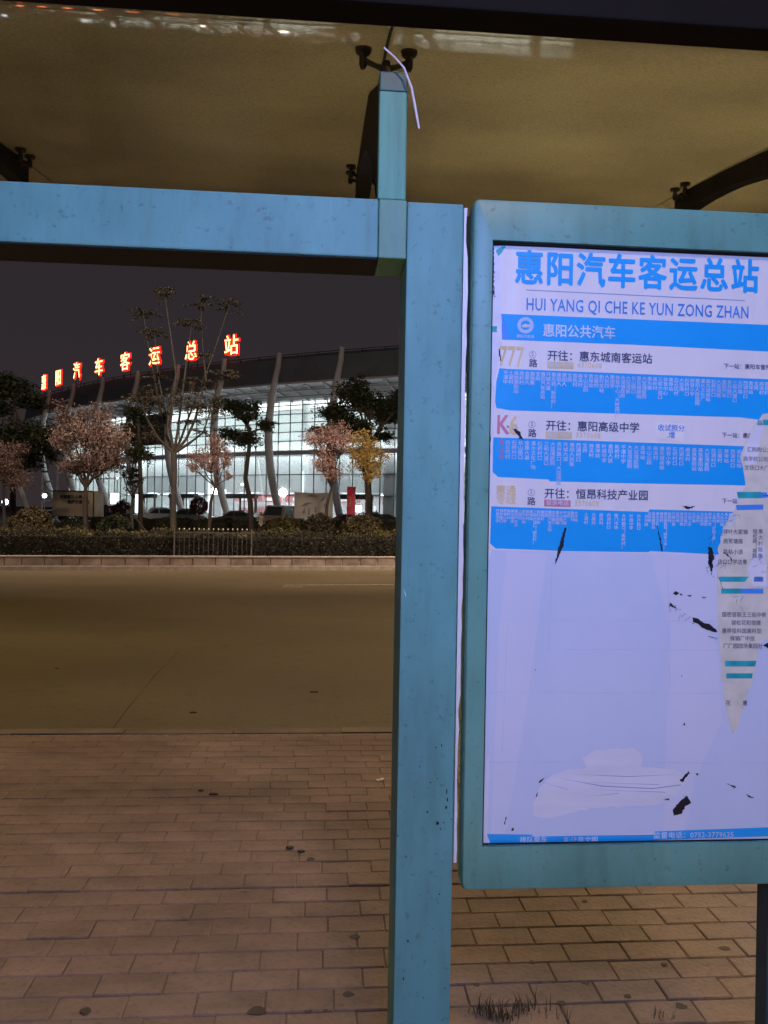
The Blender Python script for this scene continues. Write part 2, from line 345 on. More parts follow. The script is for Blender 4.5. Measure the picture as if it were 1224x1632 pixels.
b = MB(); b.box(-60, -9*.75-.01, 3.61, 3.73, -.2, -.002); b.box(4.51, 45, 3.61, 3.73, -.2, -.002); b.build('kerb_run', M_['kerbstone'], kb, kind='stuff')

# far kerb wall: stones with pale mortar, low ledge at its foot
KM = Matrix.Translation((KA.x, KA.y, -.12)) @ Matrix.Rotation(math.atan2(kd.y, kd.x), 4, 'Z')
fk = empty('median_kerb', KM); tag(fk, kind='structure')
M_['stone'] = objrandom(mat('brown_kerb_stone', (.15, .115, .10), .75, scale=3, base2=(.30, .24, .22), bump=.5, bscale=20, detail=8), .16)
M_['mortar'] = mat('pale_mortar', (.30, .26, .24), .8, var=.2, scale=6)
Lk = (KB-KA).length
b = MB(); b.box(-50, 45+Lk, .14, .30, 0, .335); b.build('kerb_core', M_['mortar'], fk)
b = MB(); b.box(-50, 45+Lk, -.02, .12, -.03, .12); b.build('kerb_ledge', M_['mortar'], fk, bevel=.01)
b = MB(); b.box(-50, 45+Lk, .10, .40, .337, .375); b.build('kerb_coping', M_['mortar'], fk, bevel=.006)
x = -2.0
while x < Lk+1.5:
    w = random.choice([.42, .48, .52, .55, .60]); b = MB(); b.box(x, x+w-.035, .118+random.uniform(-.006, .004), .15, .125, .333); b.build('stone', M_['stone'], fk, bevel=.008); x += w
# median soil
sheet('median_soil', [B1+kn*.3, B2+kn*.3, B2+kn*13.9, B1+kn*13.9], .20, M_['soil'], kind='structure')
# ================================================================ THE SHELTER
sh = empty('bus_shelter', STOP, 'weathered blue teal steel bus shelter frame with a curved bronze glass roof over the pavement', 'bus shelter')
uL, _ = P(640, 870); uR, _ = P(730, 870)
zt = P(690, 323)[1]; zb = P(690, 412)[1]
b = MB(); b.box(uL, uR, 0, .16, -.02, zt); b.build('post', M_['paint_blue'], sh, bevel=.004)
zt2, zb2 = P(320, 303)[1], P(320, 398)[1]
b = MB(); b.box(-2.6, P(603, 360)[0], 0.0005, .14, zb2, zt2); b.build('beam', M_['paint_blue'], sh, bevel=.004)
b = MB(); b.box(-2.6, P(603, 360)[0], .006, .134, zb2-.003, zb2-.0005); b.build('beam_underside_shade', M_['rubber_and_shade'], sh)  # thin black strip standing in for the shade under the beam
b = MB(); b.box(P(603, 360)[0]+.001, uL-.001, -.0005, .14, zb2-.001, zt2); b.build('weld_block', M_['paint_stain'], sh, bevel=.003, label='green stained joint block between beam and post')
b = MB(); b.box(-2.6-.14, -2.6, 0, .16, -.02, zt2); b.build('post', M_['paint_blue'], sh, bevel=.004)
# chips in the paint of the post (little rust craters, real relief)
ch = MB()
for (x, y, w, h) in [(712, 1262, 2, 9), (713, 1275, 2, 7), (711, 1287, 3, 5), (681, 1294, 4, 3), (697, 1312, 5, 5), (707, 1311, 2, 2), (695, 1191, 2.4, 2.6), (704, 1188, 1.6, 5), (686, 1247, 2.6, 2), (697, 1241, 1.6, 2), (702, 1321, 1.6, 3),
                     (669, 1222, 1.6, 3), (634, 1332, 2, 3), (647, 1365, 1.6, 4), (719, 1306, 1.4, 3), (660, 1270, 1.3, 3), (700, 1425, 2, 3), (650, 1500, 3, 4), (643, 1560, 2.5, 7), (709, 1575, 2, 3), (690, 1480, 1.2, 2), (675, 1590, 2, 2)]:
    u, z = P(x, y, -.0004); k = .00147; n = 7
    ch.prism([(u+math.cos(2*math.pi*i/n)*w*k*random.uniform(.6, 1.1)*.6, z+math.sin(2*math.pi*i/n)*h*k*random.uniform(.6, 1.1)*.6) for i in range(n)], -.0006, .001, lambda p, h_: (p[0], h_, p[1]))
ch.build('paint_chips', M_['chip'], sh, kind='stuff')
sc_ = MB(); u, z = P(645, 945, 0); sc_.prism([(u-.003, z+.012), (u+.003, z-.004), (u+.004, z-.011), (u, z-.002)], -.0006, .001, lambda p, h_: (p[0], h_, p[1])); sc_.build('scratch', M_['ink_head'], sh)

# ribs: upright strut + curved arm + glass clamps
BAY = 1.5; uc = P(626, 220)[0]; sw = .033
z_st = P(626, 114)[1]
GN0, GN1 = .07, 2.35
def glass_t(n):
    return float(np.interp(n, [GN0, GN0+.10, GN0+.24, 1.7, GN1], [23.5, 16.3, 13.2, 9.0, 6.0]))
def glass_z(n):                                                    # height of the glass at depth n (from the post plane)
    z = P(612, 41, GN0)[1]
    if n <= GN0: return z
    st_ = 80
    return z+sum(math.tan(R(glass_t(GN0+(n-GN0)*(i+.5)/st_)))*(n-GN0)/st_ for i in range(st_))
def clamp(rib, n, uoff, dirs):
    """spider fitting: hub with short arms and round glass clamps"""
    zg = glass_z(n)
    b = MB(); b.tube([(uoff, n, zg-.075), (uoff, n, zg-.035)], .012, 10); b.build('spider_hub', M_['dark_steel'], rib)
    for (du, dn) in dirs:
        zg2 = glass_z(n+dn)
        b = MB()
        b.tube([(uoff, n, zg-.055), (uoff+du*.5, n+dn*.5, zg-.045), (uoff+du, n+dn, zg2-.032)], [.009, .007, .008], 8)
        b.tube([(uoff+du, n+dn, zg2-.055), (uoff+du, n+dn, zg2-.046), (uoff+du, n+dn, zg2-.026), (uoff+du, n+dn, zg2-.024), (uoff+du, n+dn, zg2-.014), (uoff+du, n+dn, zg2-.012), (uoff+du, n+dn, zg2-.001)],
               [.007, .011, .011, .006, .008, .021, .023], 14)
        b.build('glass_clamp', M_['dark_steel'], rib, smooth=True)
def rib(u, front=True):
    r = empty('roof_rib'); r.parent = sh; r.location = (0, 0, 0)
    if front:
        b = MB(); b.box(u-sw, u+sw, .0, .045, zt2, z_st-.046); b.build('strut', M_['strut'], r, bevel=.003)
        b = MB(); b.box(u-sw, u+sw, .0, .045, z_st-.045, z_st); b.build('strut_cap', M_['strut_dark'], r, bevel=.003)
    # arm outline in (n, z): top edge follows an arc rising away, underside tapers to the tip
    top = []; bot = []
    N_ = 18
    for i in range(N_+1):
        t = i/N_; n = .046+t*1.66
        zt_ = z_st+(glass_z(1.706)-.022-z_st)*math.sin(t*math.pi/2*.98)**.62
        th = .26*(1-t)**2.2+.105
        if t < .02: th = .33
        top.append((n, min(zt_, glass_z(n)-.022, z_st-.004+.50*(n-.045)))); bot.append((n, zt_-th))
    # deep root that follows the strut down
    b = MB(); b.prism(top+bot[::-1], u-sw+.004, u+sw-.004, lambda p, h_: (h_, p[0], p[1])); b.build('arm', M_['arm'], r, bevel=.002)
    clamp(r, .27, u, [(-.062, .0), (.062, .0)])
    b = MB(); b.tube([(u, .06, z_st-.02), (u, .26, glass_z(.27)-.06)], .012, 8); b.build('spider_stem', M_['dark_steel'], r)
    clamp(r, 1.60, u, [(-.055, -.05), (.055, -.05), (-.055, .05), (.055, .05)])
    return r
rib(uc); rib(uc-BAY); rib(uc+BAY)
# glass sheets
prof = [(GN0+.02*i, 0) for i in range(14)]+[(GN0+.28+.06*i, 0) for i in range(34)]
prof = [(n, glass_z(n)) for n, _ in prof]
for k in range(-3, 3):
    u0 = uc+k*BAY+.004; u1 = uc+(k+1)*BAY-.004; b = MB(); n = len(prof)
    vs = [(u0, p[0], p[1]) for p in prof]+[(u1, p[0], p[1]) for p in prof]+[(u0, p[0], p[1]+.012) for p in prof]+[(u1, p[0], p[1]+.012) for p in prof]
    fs = []
    for i in range(n-1):
        fs += [(i, i+1, n+i+1, n+i), (2*n+i, 3*n+i, 3*n+i+1, 2*n+i+1), (i, 2*n+i, 2*n+i+1, i+1), (n+i, n+i+1, 3*n+i+1, 3*n+i)]
    fs += [(0, n, 3*n, 2*n), (n-1, 3*n-1, 4*n-1, 2*n-1)]
    b.add(vs, fs); b.build('roof_glass', M_['roof_glass'], sh, smooth=True)
    if k > -3:
        s = MB(); s.tube([(uc+k*BAY, p[0], p[1]+.006) for p in prof[::2]], .0035, 6); s.build('seam_seal', M_['rubber_and_shade'], sh)
zg0 = glass_z(GN0)
b = MB(); b.box(-5, 5, GN0-.09, GN0-.002, zg0-.004, zg0+.36); b.build('gutter', M_['gutter'], sh, bevel=.006)
# white cable tie hanging off the fitting
b = MB(); pts = [P(x, y, .0-.02) for x, y in [(612, 76), (628, 90), (644, 108), (656, 140), (662, 172), (668, 205)]]
b.tube([(p[0], -.02, p[1]) for p in pts], [.0022, .0022, .0024, .0028, .003, .0025], 6)
tag(b.build('cable_tie', M_['white'], None, smooth=True), 'thin white cable tie dangling beside the green roof strut', 'cable tie').matrix_world = STOP
# ================================================================ THE NOTICE BOARD
bd = empty('notice_board', STOP, 'tall teal framed bus route notice board with torn blue and white posters', 'notice board')
FO = -.012                                                         # front plane of the board frame
uB0 = P(746, 860, FO)[0]; uB1 = P(1302, 860, FO)[0]
zBt = P(900, 322, FO)[1]; zBb = P(900, 1417.5, FO)[1]
uI0 = P(777, 860, FO)[0]; uI1 = P(1262, 860, FO)[0]
zIt = P(900, 387, FO)[1]; zIb = P(900, 1348, FO)[1]
def ringframe(name, m, parent, u0, u1, z0, z1, v0, v1, w0, w1, y0, y1, r=.016):
    outer = []
    for cx, cz, a0 in ((u1-r, z1-r, 0), (u0+r, z1-r, 90), (u0+r, z0+r, 180), (u1-r, z0+r, 270)):
        for i in range(5): a = R(a0+i*22.5); outer.append((cx+r*math.cos(a), cz+r*math.sin(a)))
    inner = []
    for cx, cz in ((v1, w1), (v0, w1), (v0, w0), (v1, w0)): inner += [(cx, cz)]*5
    b = MB(); n = len(outer)
    e = .009; sh_ = lambda p, q: (p[0]+(q[0]-p[0])*q[2], p[1]+(q[1]-p[1])*q[2])
    cxm, czm = (u0+u1)/2, (z0+z1)/2
    ins = [(cxm+(p[0]-cxm)*(1-2*e/(u1-u0)), czm+(p[1]-czm)*(1-2*e/(z1-z0))) for p in outer]
    ins2 = [((p[0]+q[0])/2, (p[1]+q[1])/2) for p, q in zip(outer, ins)]
    vs = [(p[0], y1, p[1]) for p in outer]+[(p[0], y0+e, p[1]) for p in outer]+[(p[0]*.7+q[0]*.3, y0+e*.3, p[1]*.7+q[1]*.3) for p, q in zip(outer, ins)]+[(p[0], y0, p[1]) for p in ins]+[(p[0], y0, p[1]) for p in inner]+[(p[0], y1, p[1]) for p in inner]
    fs = []
    for i in range(n):
        j = (i+1) % n
        for k in range(5): fs.append((k*n+i, k*n+j, (k+1)*n+j, (k+1)*n+i))
        fs.append((5*n+i, 5*n+j, j, i))
    b.add(vs, fs)
    o = b.build(name, m, parent, smooth=True)
    bm = bmesh.new(); bm.from_mesh(o.data); bmesh.ops.remove_doubles(bm, verts=bm.verts, dist=1e-6); bmesh.ops.recalc_face_normals(bm, faces=bm.faces); bm.to_mesh(o.data); bm.free()
    return o
ringframe('frame', M_['paint_green'], bd, uB0, uB1, zBb, zBt, uI0, uI1, zIb, zIt, FO, FO+.055)
ringframe('gasket', M_['rubber_and_shade'], bd, uI0-.004, uI1+.004, zIb-.004, zIt+.004, uI0+.0018, uI1-.0018, zIb+.0018, zIt-.0018, FO+.0105, FO+.02, r=.002)
b = MB(); b.box(uI0-.01, uI1+.01, FO+.0175, FO+.05, zIb-.01, zIt+.01); b.build('backing', M_['dark_steel'], bd)
for (xa, xb) in ((1223, 1270),):
    b = MB(); b.box(P(xa, 1500, .01)[0], P(xb, 1500, .01)[0], .01, .06, -.02, zBb+.01); b.build('leg', mat('dark_leg_paint', (.035, .07, .085), .5), bd, bevel=.003)
b = MB(); b.box(uB0+.03, uB0+.08, .044, .10, -.02, zBb+.01)
# pale strip of weathered sealing foam between the post and the board
pts = []; 
for i in range(40):
    y = 336+i*26.5; pts.append((P(738.5-(y-336)*.0165, y, .03)[0]-.001, P(738, y, .03)[1]))
right = [(p[0]+.0068+random.uniform(-.0022, .0015)+(.004 if 2 < i < 30 else 0), p[1]) for i, p in enumerate(pts)]
b = MB(); b.prism(pts+right[::-1], .012, .03, lambda p, h_: (p[0], h_, p[1])); b.build('sealing_strip', M_['paper'], bd)

# ---- the pasted paper: everything printed is a sub-part of the poster
PO = FO+.0165
po = MB()
def Q(x, y): return P(x, y, PO)
def jag(pts, amp=1.2, step=9, seed=1, closed=True):
    r_ = random.Random(seed); out = []; n = len(pts)
    for i in range(n if closed else n-1):
        a = Vector(pts[i]); c = Vector(pts[(i+1) % n]); L = (c-a).length; k = max(1, int(L/step))
        for j in range(k):
            q = a.lerp(c, j/k); out.append((q.x+r_.uniform(-amp, amp)*(j > 0), q.y+r_.uniform(-amp, amp)*(j > 0)))
    return out
def flat(mb, pts, off, th=.00025):
    mb.prism([Q(*p) for p in pts], PO-off, PO-off+th, lambda p, h_: (p[0], h_, p[1]))
poster_px = jag([(786, 392), (830, 391), (1262, 411), (1262, 1338), (1020, 1346), (790, 1349), (770, 1349), (771, 1202), (775, 1200), (778, 900), (783, 640), (784, 500)], .8, 24, 3)
flat(po, poster_px, .0, .0006)
poster = po.build('poster', M_['paper'], bd)
def part(name, m, polys, off=.0005, th=.00025, label=None):
    for p in polys:
        b = MB(); flat(b, p, off, th); o = b.build(name, m, poster, label=label)
    return o
# the lower sheets are thinner overlapping papers
part('paper_sheet', M_['paper_low'], [jag([(783, 876), (1040, 882), (1262, 884), (1262, 1322), (1035, 1328), (848, 1334), (775, 1332), (772, 1205), (776, 905)], .5, 30, 5)], .0003)
part('paper_sheet', M_['paper_mid'], [jag([(1036, 878), (1150, 880), (1142, 1010), (1150, 1150), (1108, 1240), (1090, 1325), (1058, 1326), (1066, 1000)], .6, 20, 6)], .0004, label='paler strip of pasted paper')
part('paper_sheet', M_['paper_mid'], [jag([(808, 880), (872, 882), (840, 1120), (806, 1328), (783, 1330), (796, 1000)], .6, 20, 8)], .0004, label='paler strip of pasted paper')
def band(x0, y0, x1, y1, h0, h1=None, r=0): h1 = h0 if h1 is None else h1; return [(x0, y0), (x1, y1), (x1, y1+h1), (x0, y0+h0)]
part('header_band', M_['print_blue'], [[(794, 500), (1262, 519.5), (1262, 562), (1000, 549), (797, 541)]])
part('header_flap', M_['print_blue_pale'], [[(794, 500.5), (801, 501), (812, 541.5), (797, 541)]], .0008)
part('route_band', M_['print_blue'], [[(796, 587), (810, 588), (1262, 606), (1262, 676), (1180, 665), (814, 654), (791, 650), (789, 640), (791, 608)]])
part('route_band', M_['print_blue'], [[(786, 697), (1262, 714), (1262, 775), (1000, 770), (876, 767), (874, 764), (794, 760), (785, 752)]])
part('route_band', M_['print_blue'], [[(783, 807), (1033, 816), (1035, 812), (1262, 818), (1262, 890), (1035, 878), (1034, 880), (900, 878), (790, 874), (781, 866)]])
part('footer_band', M_['print_blue'], [[(774, 1329), (848, 1330), (848, 1333), (1043, 1330), (1043, 1325), (1262, 1317), (1262, 1331), (1050, 1338.5), (1030, 1347), (780, 1348)]], .0006)
part('torn_edge', M_['scuff'], [jag([(786, 392), (797, 394), (797, 470), (800, 545), (790, 600), (786, 700), (781, 800), (779, 800), (784, 600), (783, 500)], 1, 10, 4),
                                jag([(775, 1205), (780, 1205), (776, 1330), (783, 1347), (772, 1348)], .6, 12, 9)], .0009)
part('torn_corner', M_['ink_teal'], [jag([(790, 400), (803, 390), (806, 394), (794, 408)], .8, 4, 2), jag([(783, 520), (792, 520), (792, 530), (784, 529)], .6, 4, 3)], .0013)
part('top_edge_strip', M_['tear'], [[(789, 391), (880, 394.5), (950, 398), (1262, 412), (1262, 409.6), (900, 392), (800, 389)]], .0012, .0006)  # thin black strip along the top edge of the poster
# old poster showing through a long tear
tear_px = jag([(1240, 655), (1215, 660), (1192, 692), (1180, 730), (1184, 745), (1188, 772), (1172, 808), (1155, 835), (1145, 870), (1143, 930), (1145, 1010), (1152, 1090), (1157, 1130), (1168, 1170), (1178, 1150), (1186, 1120), (1200, 1080), (1208, 1032), (1215, 1020), (1262, 1010), (1262, 655)], 1.6, 7, 11)
part('old_poster', M_['paper_old'], [tear_px], .0010, label='yellowed older timetable showing through a long tear')
part('old_scrap', M_['scuff'], [jag([(1214, 664), (1195, 692), (1184, 728), (1190, 742), (1205, 738), (1212, 700), (1218, 680)], 1, 5, 2), jag([(1190, 905), (1215, 860), (1220, 890), (1222, 935), (1200, 935)], 1, 6, 5)], .0014)
part('old_bar', M_['ink_teal'], [[(1174, 784), (1212, 784), (1212, 794), (1176, 794)], [(1208, 669), (1240, 669), (1240, 677), (1206, 678)], [(1146, 919), (1193, 919), (1187, 927), (1147, 927)], [(1149, 938), (1180, 938), (1180, 946), (1149, 946)], [(1155, 1053), (1205, 1053), (1203, 1062), (1155, 1062)], [(1157, 1073), (1199, 1073), (1198, 1081), (1157, 1081)]], .0014)
part('old_bar', M_['print_blue_pale'], [[(1172, 805), (1216, 804), (1216, 812), (1174, 813)], [(1212, 784.5), (1222, 785), (1222, 793), (1212, 794)], [(1180, 938), (1216, 938), (1216, 946), (1180, 946)], [(1202, 919), (1216, 919), (1216, 927), (1200, 927)]], .0014)
M_['crease'] = mat('paper_crease', (.56, .665, .90), .6)
for (x0, x1, y) in ((779, 1140, 989), (779, 1150, 1104), (776, 1262, 1215), (900, 1262, 1035)):
    n = 26; up = [(x0+(x1-x0)*i/n, y+(x0-x1)*0+(x0+(x1-x0)*i/n-1000)*.004+random.uniform(-.5, .5)) for i in range(n+1)]
    part('crease', M_['crease'], [up+[(a, c+.7) for a, c in reversed(up)]], .0006, .0002)
for (xa, ya, xb, yb) in ((880, 882, 874, 1040), (1064, 884, 1068, 1180), (808, 1000, 800, 1200)):
    part('crease', M_['crease'], [[(xa, ya), (xa+.8, ya), (xb+.8, yb), (xb, yb)]], .0006, .0002)
# scraped patch low on the poster
part('scraped_patch', M_['scuff'], [jag([(857, 1258), (880, 1236), (905, 1226), (935, 1224), (928, 1208), (950, 1196), (1010, 1192), (1024, 1206), (1020, 1222), (1075, 1226), (1098, 1240), (1075, 1270), (1040, 1284), (1000, 1284), (940, 1288), (905, 1296), (880, 1304), (850, 1300), (848, 1280)], 1.3, 8, 12)], .0007, label='whitish scraped patch of paper')
part('scrape_line', M_['ink_line'], [[(890, 1240), (960, 1252), (1040, 1256), (1085, 1250), (1085, 1251), (1040, 1257.2), (960, 1253.3)], [(900, 1233), (1000, 1237), (1080, 1234), (1000, 1238)], [(940, 1258), (1060, 1262), (1060, 1262.8)], [(860, 1245), (905, 1258), (906, 1259)], [(920, 1246), (1050, 1250), (1050, 1250.7)], [(925, 1270), (985, 1264), (985, 1264.7)]], .0010, .0001)
# white sticker
part('sticker', M_['paper_new'], [jag([(1046, 673), (1090, 676), (1088, 704), (1044, 699)], .3, 20, 1)], .0012, label='small bright white sticker with blue characters')
# rips where the black backing shows
rips = [[(1103, 984), (1112, 986), (1120, 992), (1130, 994), (1140, 1002), (1143, 1008), (1128, 1004), (1118, 1000), (1112, 994), (1104, 991)],
        [(1072, 1290), (1084, 1276), (1095, 1268), (1101, 1280), (1092, 1284), (1086, 1296), (1073, 1300)], [(1083, 1244), (1097, 1228), (1098, 1232), (1088, 1246)],
        [(884, 900), (889, 875), (899, 842), (902, 840), (897, 872), (890, 888)], [(1047, 836), (1053, 876), (1056, 878), (1050, 848)], [(1068, 960), (1078, 970), (1066, 965)],
        [(1130, 880), (1136, 902), (1134, 914), (1128, 896)], [(1128, 872), (1135, 873), (1138, 890), (1131, 905)], [(1145, 920), (1152, 938), (1153, 942)], [(1086, 806), (1100, 808), (1110, 806), (1098, 811), (1092, 810)],
        [(803, 1312), (806, 1301), (807, 1302), (804, 1314)], [(815, 1321), (818, 1318), (819, 1323), (815, 1324)], [(858, 1246), (868, 1238), (866, 1242), (860, 1248)], [(853, 1270), (857, 1262), (856, 1269)],
        [(1057, 1274), (1066, 1272), (1066, 1275)], [(1088, 1155), (1091, 1151), (1091, 1156)], [(1158, 1248), (1173, 1254), (1168, 1254)], [(1188, 1265), (1200, 1271), (1192, 1269)], [(1108, 1232), (1113, 1233), (1111, 1236)],
        [(1072, 946), (1076, 942), (1082, 945), (1078, 949)], [(1083, 945), (1088, 948), (1084, 949)], [(1094, 949), (1102, 948), (1100, 951)], [(1118, 951), (1126, 952), (1120, 953.5)], [(1128, 1014), (1142, 1017), (1135, 1016)],
        [(816, 682), (822, 684), (832, 700), (824, 692)], [(808, 678), (811, 680), (809, 682)], [(820, 683), (828, 699), (833, 700), (829, 688)], [(1216, 1028), (1224, 1024), (1262, 1020), (1262, 1034), (1222, 1032)], [(1217, 790), (1262, 786), (1262, 794)], [(794, 556), (797, 575), (799, 576), (796, 556)], [(785, 395), (786, 470), (787.5, 470), (787, 395)],
        [(852, 1068), (853, 1066), (854, 1068)], [(1085, 1078), (1086, 1076), (1087, 1078)], [(1152, 880), (1160, 884), (1168, 894), (1159, 886)], [(795, 388), (810, 389), (812, 392), (800, 391)]]
def crumble(p, i):                                                 # a rip: ragged outline plus flecks along its edge
    q = random.Random(i); w = max(a[0] for a in p)-min(a[0] for a in p); h = max(a[1] for a in p)-min(a[1] for a in p); L_ = max(w, h); out = [jag(p, min(.9, .05*L_+.15), 2.2, i)]
    for k in range(int(L_/6)):
        a, c = q.choice(p), q.choice(p); t = q.random(); x = a[0]+(c[0]-a[0])*t+q.gauss(0, 1.6); y = a[1]+(c[1]-a[1])*t+q.gauss(0, 1.6); r = q.uniform(.35, 1.0)
        out.append([(x+math.cos(b_)*r*q.uniform(.6, 1.5), y+math.sin(b_)*r*q.uniform(.5, 1.2)) for b_ in (0, 1.3, 2.5, 3.8, 5)])
    return out
for i, p in enumerate(rips):
    ps = crumble(p, i)
    part('rip', M_['tear'], ps[:1], .0016, .0003)
    if len(ps) > 1:
        b = MB()
        for f_ in ps[1:]: flat(b, f_, .0017, .0003)
        b.build('rip_flecks', M_['tear'], poster, kind='stuff')
b = MB(); q = random.Random(8)                                     # scribble-like scratches round the long tear
for (x0, y0, x1, y1, n) in ((1128, 872, 1142, 915, 9), (1132, 860, 1150, 838, 4), (1204, 884, 1222, 912, 8), (1066, 960, 1100, 985, 5), (1155, 815, 1180, 830, 4), (1160, 950, 1185, 968, 4), (1150, 890, 1170, 905, 3)):
    for k in range(n):
        x, y = q.uniform(x0, x1), q.uniform(y0, y1); a = q.uniform(0, 6.28); pts = [(x, y)]
        for j in range(4): a += q.gauss(0, .6); x += math.cos(a)*2.6; y += math.sin(a)*3.2; pts.append((x, y))
        flat(b, pts+[(px_+.35, py_+.35) for px_, py_ in reversed(pts)], .0018, .0002)
b.build('scratches', M_['ink_dark'], poster, kind='stuff')

# ---- lettering, each block one flat print on the poster
def TM(x, y, off=.0011, rot=0):
    u, z = P(x, y, PO); return Matrix.Translation((u, PO-off, z)) @ Matrix.Rotation(math.pi/2, 4, 'X') @ Matrix.Rotation(rot, 4, 'Z')
K = (P(1000, 800, PO)[0]-P(900, 800, PO)[0])/100                   # metres per picture pixel on the poster
PRINTS = []
class Bundle:                                                      # every line of print becomes an object of its own
    def __init__(s, name, m): s.name, s.m = name, m
b1, b2, b3, b4, b5 = Bundle('title_character', 'print_blue'), Bundle('pinyin_line', 'ink_cap'), Bundle('white_lettering', 'ink_head'), Bundle('dark_lettering', 'ink_dark'), Bundle('yellow_lettering', 'ink_tan')
b6, b7, b8, b9, b10 = Bundle('old_lettering', 'ink_grey'), Bundle('red_letter', 'ink_red'), Bundle('sticker_lettering', 'ink_cap'), Bundle('stop_name', 'ink_white'), Bundle('faded_stop_name', 'ink_red')
title = '惠阳汽车客运总站'
for i, c in enumerate(title):
    x = 844+i*49.1; y = 428+i*2.05
    text(c, 55*K, TM(x, y-28.5), b1, bold=.0022, sx=.85, align='CENTER')
part('title_rule', M_['ink_line'], [[(838, 461.5), (1187, 478.6), (1187, 479.8), (838, 462.7)]])
text('HUI YANG QI CHE KE YUN ZONG ZHAN', 27.0*K, TM(838, 474.5), b2, bold=.0003, sx=.69, cs=1.05)
text('惠阳公共汽车', 21*K, TM(865, 516), b3, bold=.0006, sx=.92)
def ringpoly(cx, cy, r0, r1, n=28): return [[(cx+math.cos(2*math.pi*i/n)*r1, cy+math.sin(2*math.pi*i/n)*r1) for i in range(n+1)]+[(cx+math.cos(2*math.pi*i/n)*r0, cy+math.sin(2*math.pi*i/n)*r0) for i in range(n, -1, -1)]]
part('emblem_ring', M_['ink_white'], ringpoly(837.5, 518.5, 7.6, 13), .0009)
part('emblem_wave', M_['ink_head'], [[(831, 519), (837, 516), (842, 518), (846, 515), (844, 521), (838, 520), (833, 522)]], .0009)
part('emblem_dash', M_['ink_tan'], [[(832, 521.5), (840, 519.5), (845, 521.5), (838, 522.5)]], .0011)
text('惠阳汽车站', 5.6*K, TM(823, 533), b3, bold=.0001)
for y0, dest, ph, ymark in ((557, '开往：惠东城南客运站', '4370608', 0), (668.5, '开往：惠阳高级中学', '3370608', 1), (777, '开往：恒昂科技产业园', '3370608', 2)):
    xo = 872-(2.4*ymark)
    text(dest, 16.8*K, TM(xo, y0+1), b4, bold=.00035, sx=1.0 if ymark == 0 else .99)
    text('路', 13.5*K, TM(843-ymark*1.5, y0+15), b4, bold=.0003)
    part('phone_tag', M_['ink_tan'] if ymark < 2 else M_['ink_red'], [[(xo, y0+19), (xo+42, y0+20.5), (xo+42, y0+31), (xo, y0+30)]], .0007)
    text('投诉电话', 9*K, TM(xo+3, y0+19.5, .0013), b3, bold=.0001)
    text(ph, 11.5*K, TM(xo+48, y0+20.5), b5, bold=.0001, cs=1.1, sx=.9)
    part('route_ring', M_['ink_line'], ringpoly(849-ymark*1.2, y0+8, 4.9, 5.6, 20), .0008, .0001)
    text('2', 7.5*K, TM(847-ymark*1.2, y0+4.5), b6)
text('下一站：惠阳车管所', 8.8*K, TM(1153, 579), b4, bold=.0001, sx=.98)
text('下一站：惠阳', 8.8*K, TM(1150, 689), b4, bold=.0001, sx=.98)
text('下一站', 8.8*K, TM(1150, 794), b4, bold=.0001, sx=.98)
text('777', 44*K, TM(795, 551), b5, bold=.0006, sx=.60)
text('K', 41*K, TM(791, 661), b7, bold=.0010, sx=.75)
text('6', 41*K, TM(811, 662), b5, bold=.0010, sx=.75)
text('惠通\n专线', 16*K, TM(790, 773), b5, bold=.0004, ls=.88)
text('收试照分\n     .增', 11.5*K, TM(1048, 676, .0015), b8, bold=.0003, sx=.95, ls=.95)
text('排队乘车', 11*K, TM(828, 1333), b3, bold=.0003); text('礼让显文明', 11*K, TM(898, 1333.5), b3, bold=.0003)
text('监督电话：0752-3779625', 11.6*K, TM(1041, 1325.5), b3, bold=.0002, cs=1.06)
# the stop names, set vertically in the blue bands
names = ['惠阳汽车总站', '惠阳人民医院', '淡水文化广场', '南门市场', '东华路口', '白云坑村', '沙田工业区', '大岭路口', '平潭中学', '横岗村', '石桥村口', '体育中心', '星河城', '金惠大道', '新圩车站', '叶挺中学', '土湖村', '开城大道', '人民四路口', '长山路口', '新桥村', '永湖镇政府', '古屋村', '桥背小学', '宝岗', '三和大道口', '惠南学校', '霞角村', '丰山公园', '西湖村口', '高岭村', '高铁惠阳站', '大亚湾医院', '麻溪村', '良井路口', '黄埠站', '北环路', '惠东城南站']
r_ = random.Random(4)
def columns(x0, x1, n, ytop, slope, size, pitch, seed, longs=(), off=.0011, mb=None, wide=1.0, lo=3, hi=6, fade=None):
    q = random.Random(seed)
    for i in range(n):
        x = x0+(x1-x0)*i/(n-1); s = names[q.randrange(len(names))]; s = s[:q.randint(lo, hi)]
        if i in longs: s = s+'（'+names[q.randrange(len(names))][:4]+'）'
        y = ytop+(x-x0)*slope
        text('\n'.join(s), size*K, TM(x, y, off), b10 if (fade and i in fade) else mb, bold=.00026, align='CENTER', ls=pitch, sx=wide*1.08, res=1)
columns(806, 1222, 50, 590.5, .0435, 7.4, .94, 1, longs=(9, 21), mb=b9)
columns(799, 1178, 38, 701, .0405, 7.6, .97, 2, longs=(9,), mb=b9, lo=4, hi=6, fade=(0,))
columns(793, 918, 22, 811, .033, 5.6, .95, 3, mb=b9, lo=4, hi=6, longs=(10,))
columns(934, 1030, 9, 817, .033, 6.2, 1.0, 5, mb=b9, lo=4, hi=6, longs=(5,))
columns(1035, 1170, 22, 816, .01, 5.6, .95, 6, mb=b9, lo=4, hi=6, longs=(4, 16))
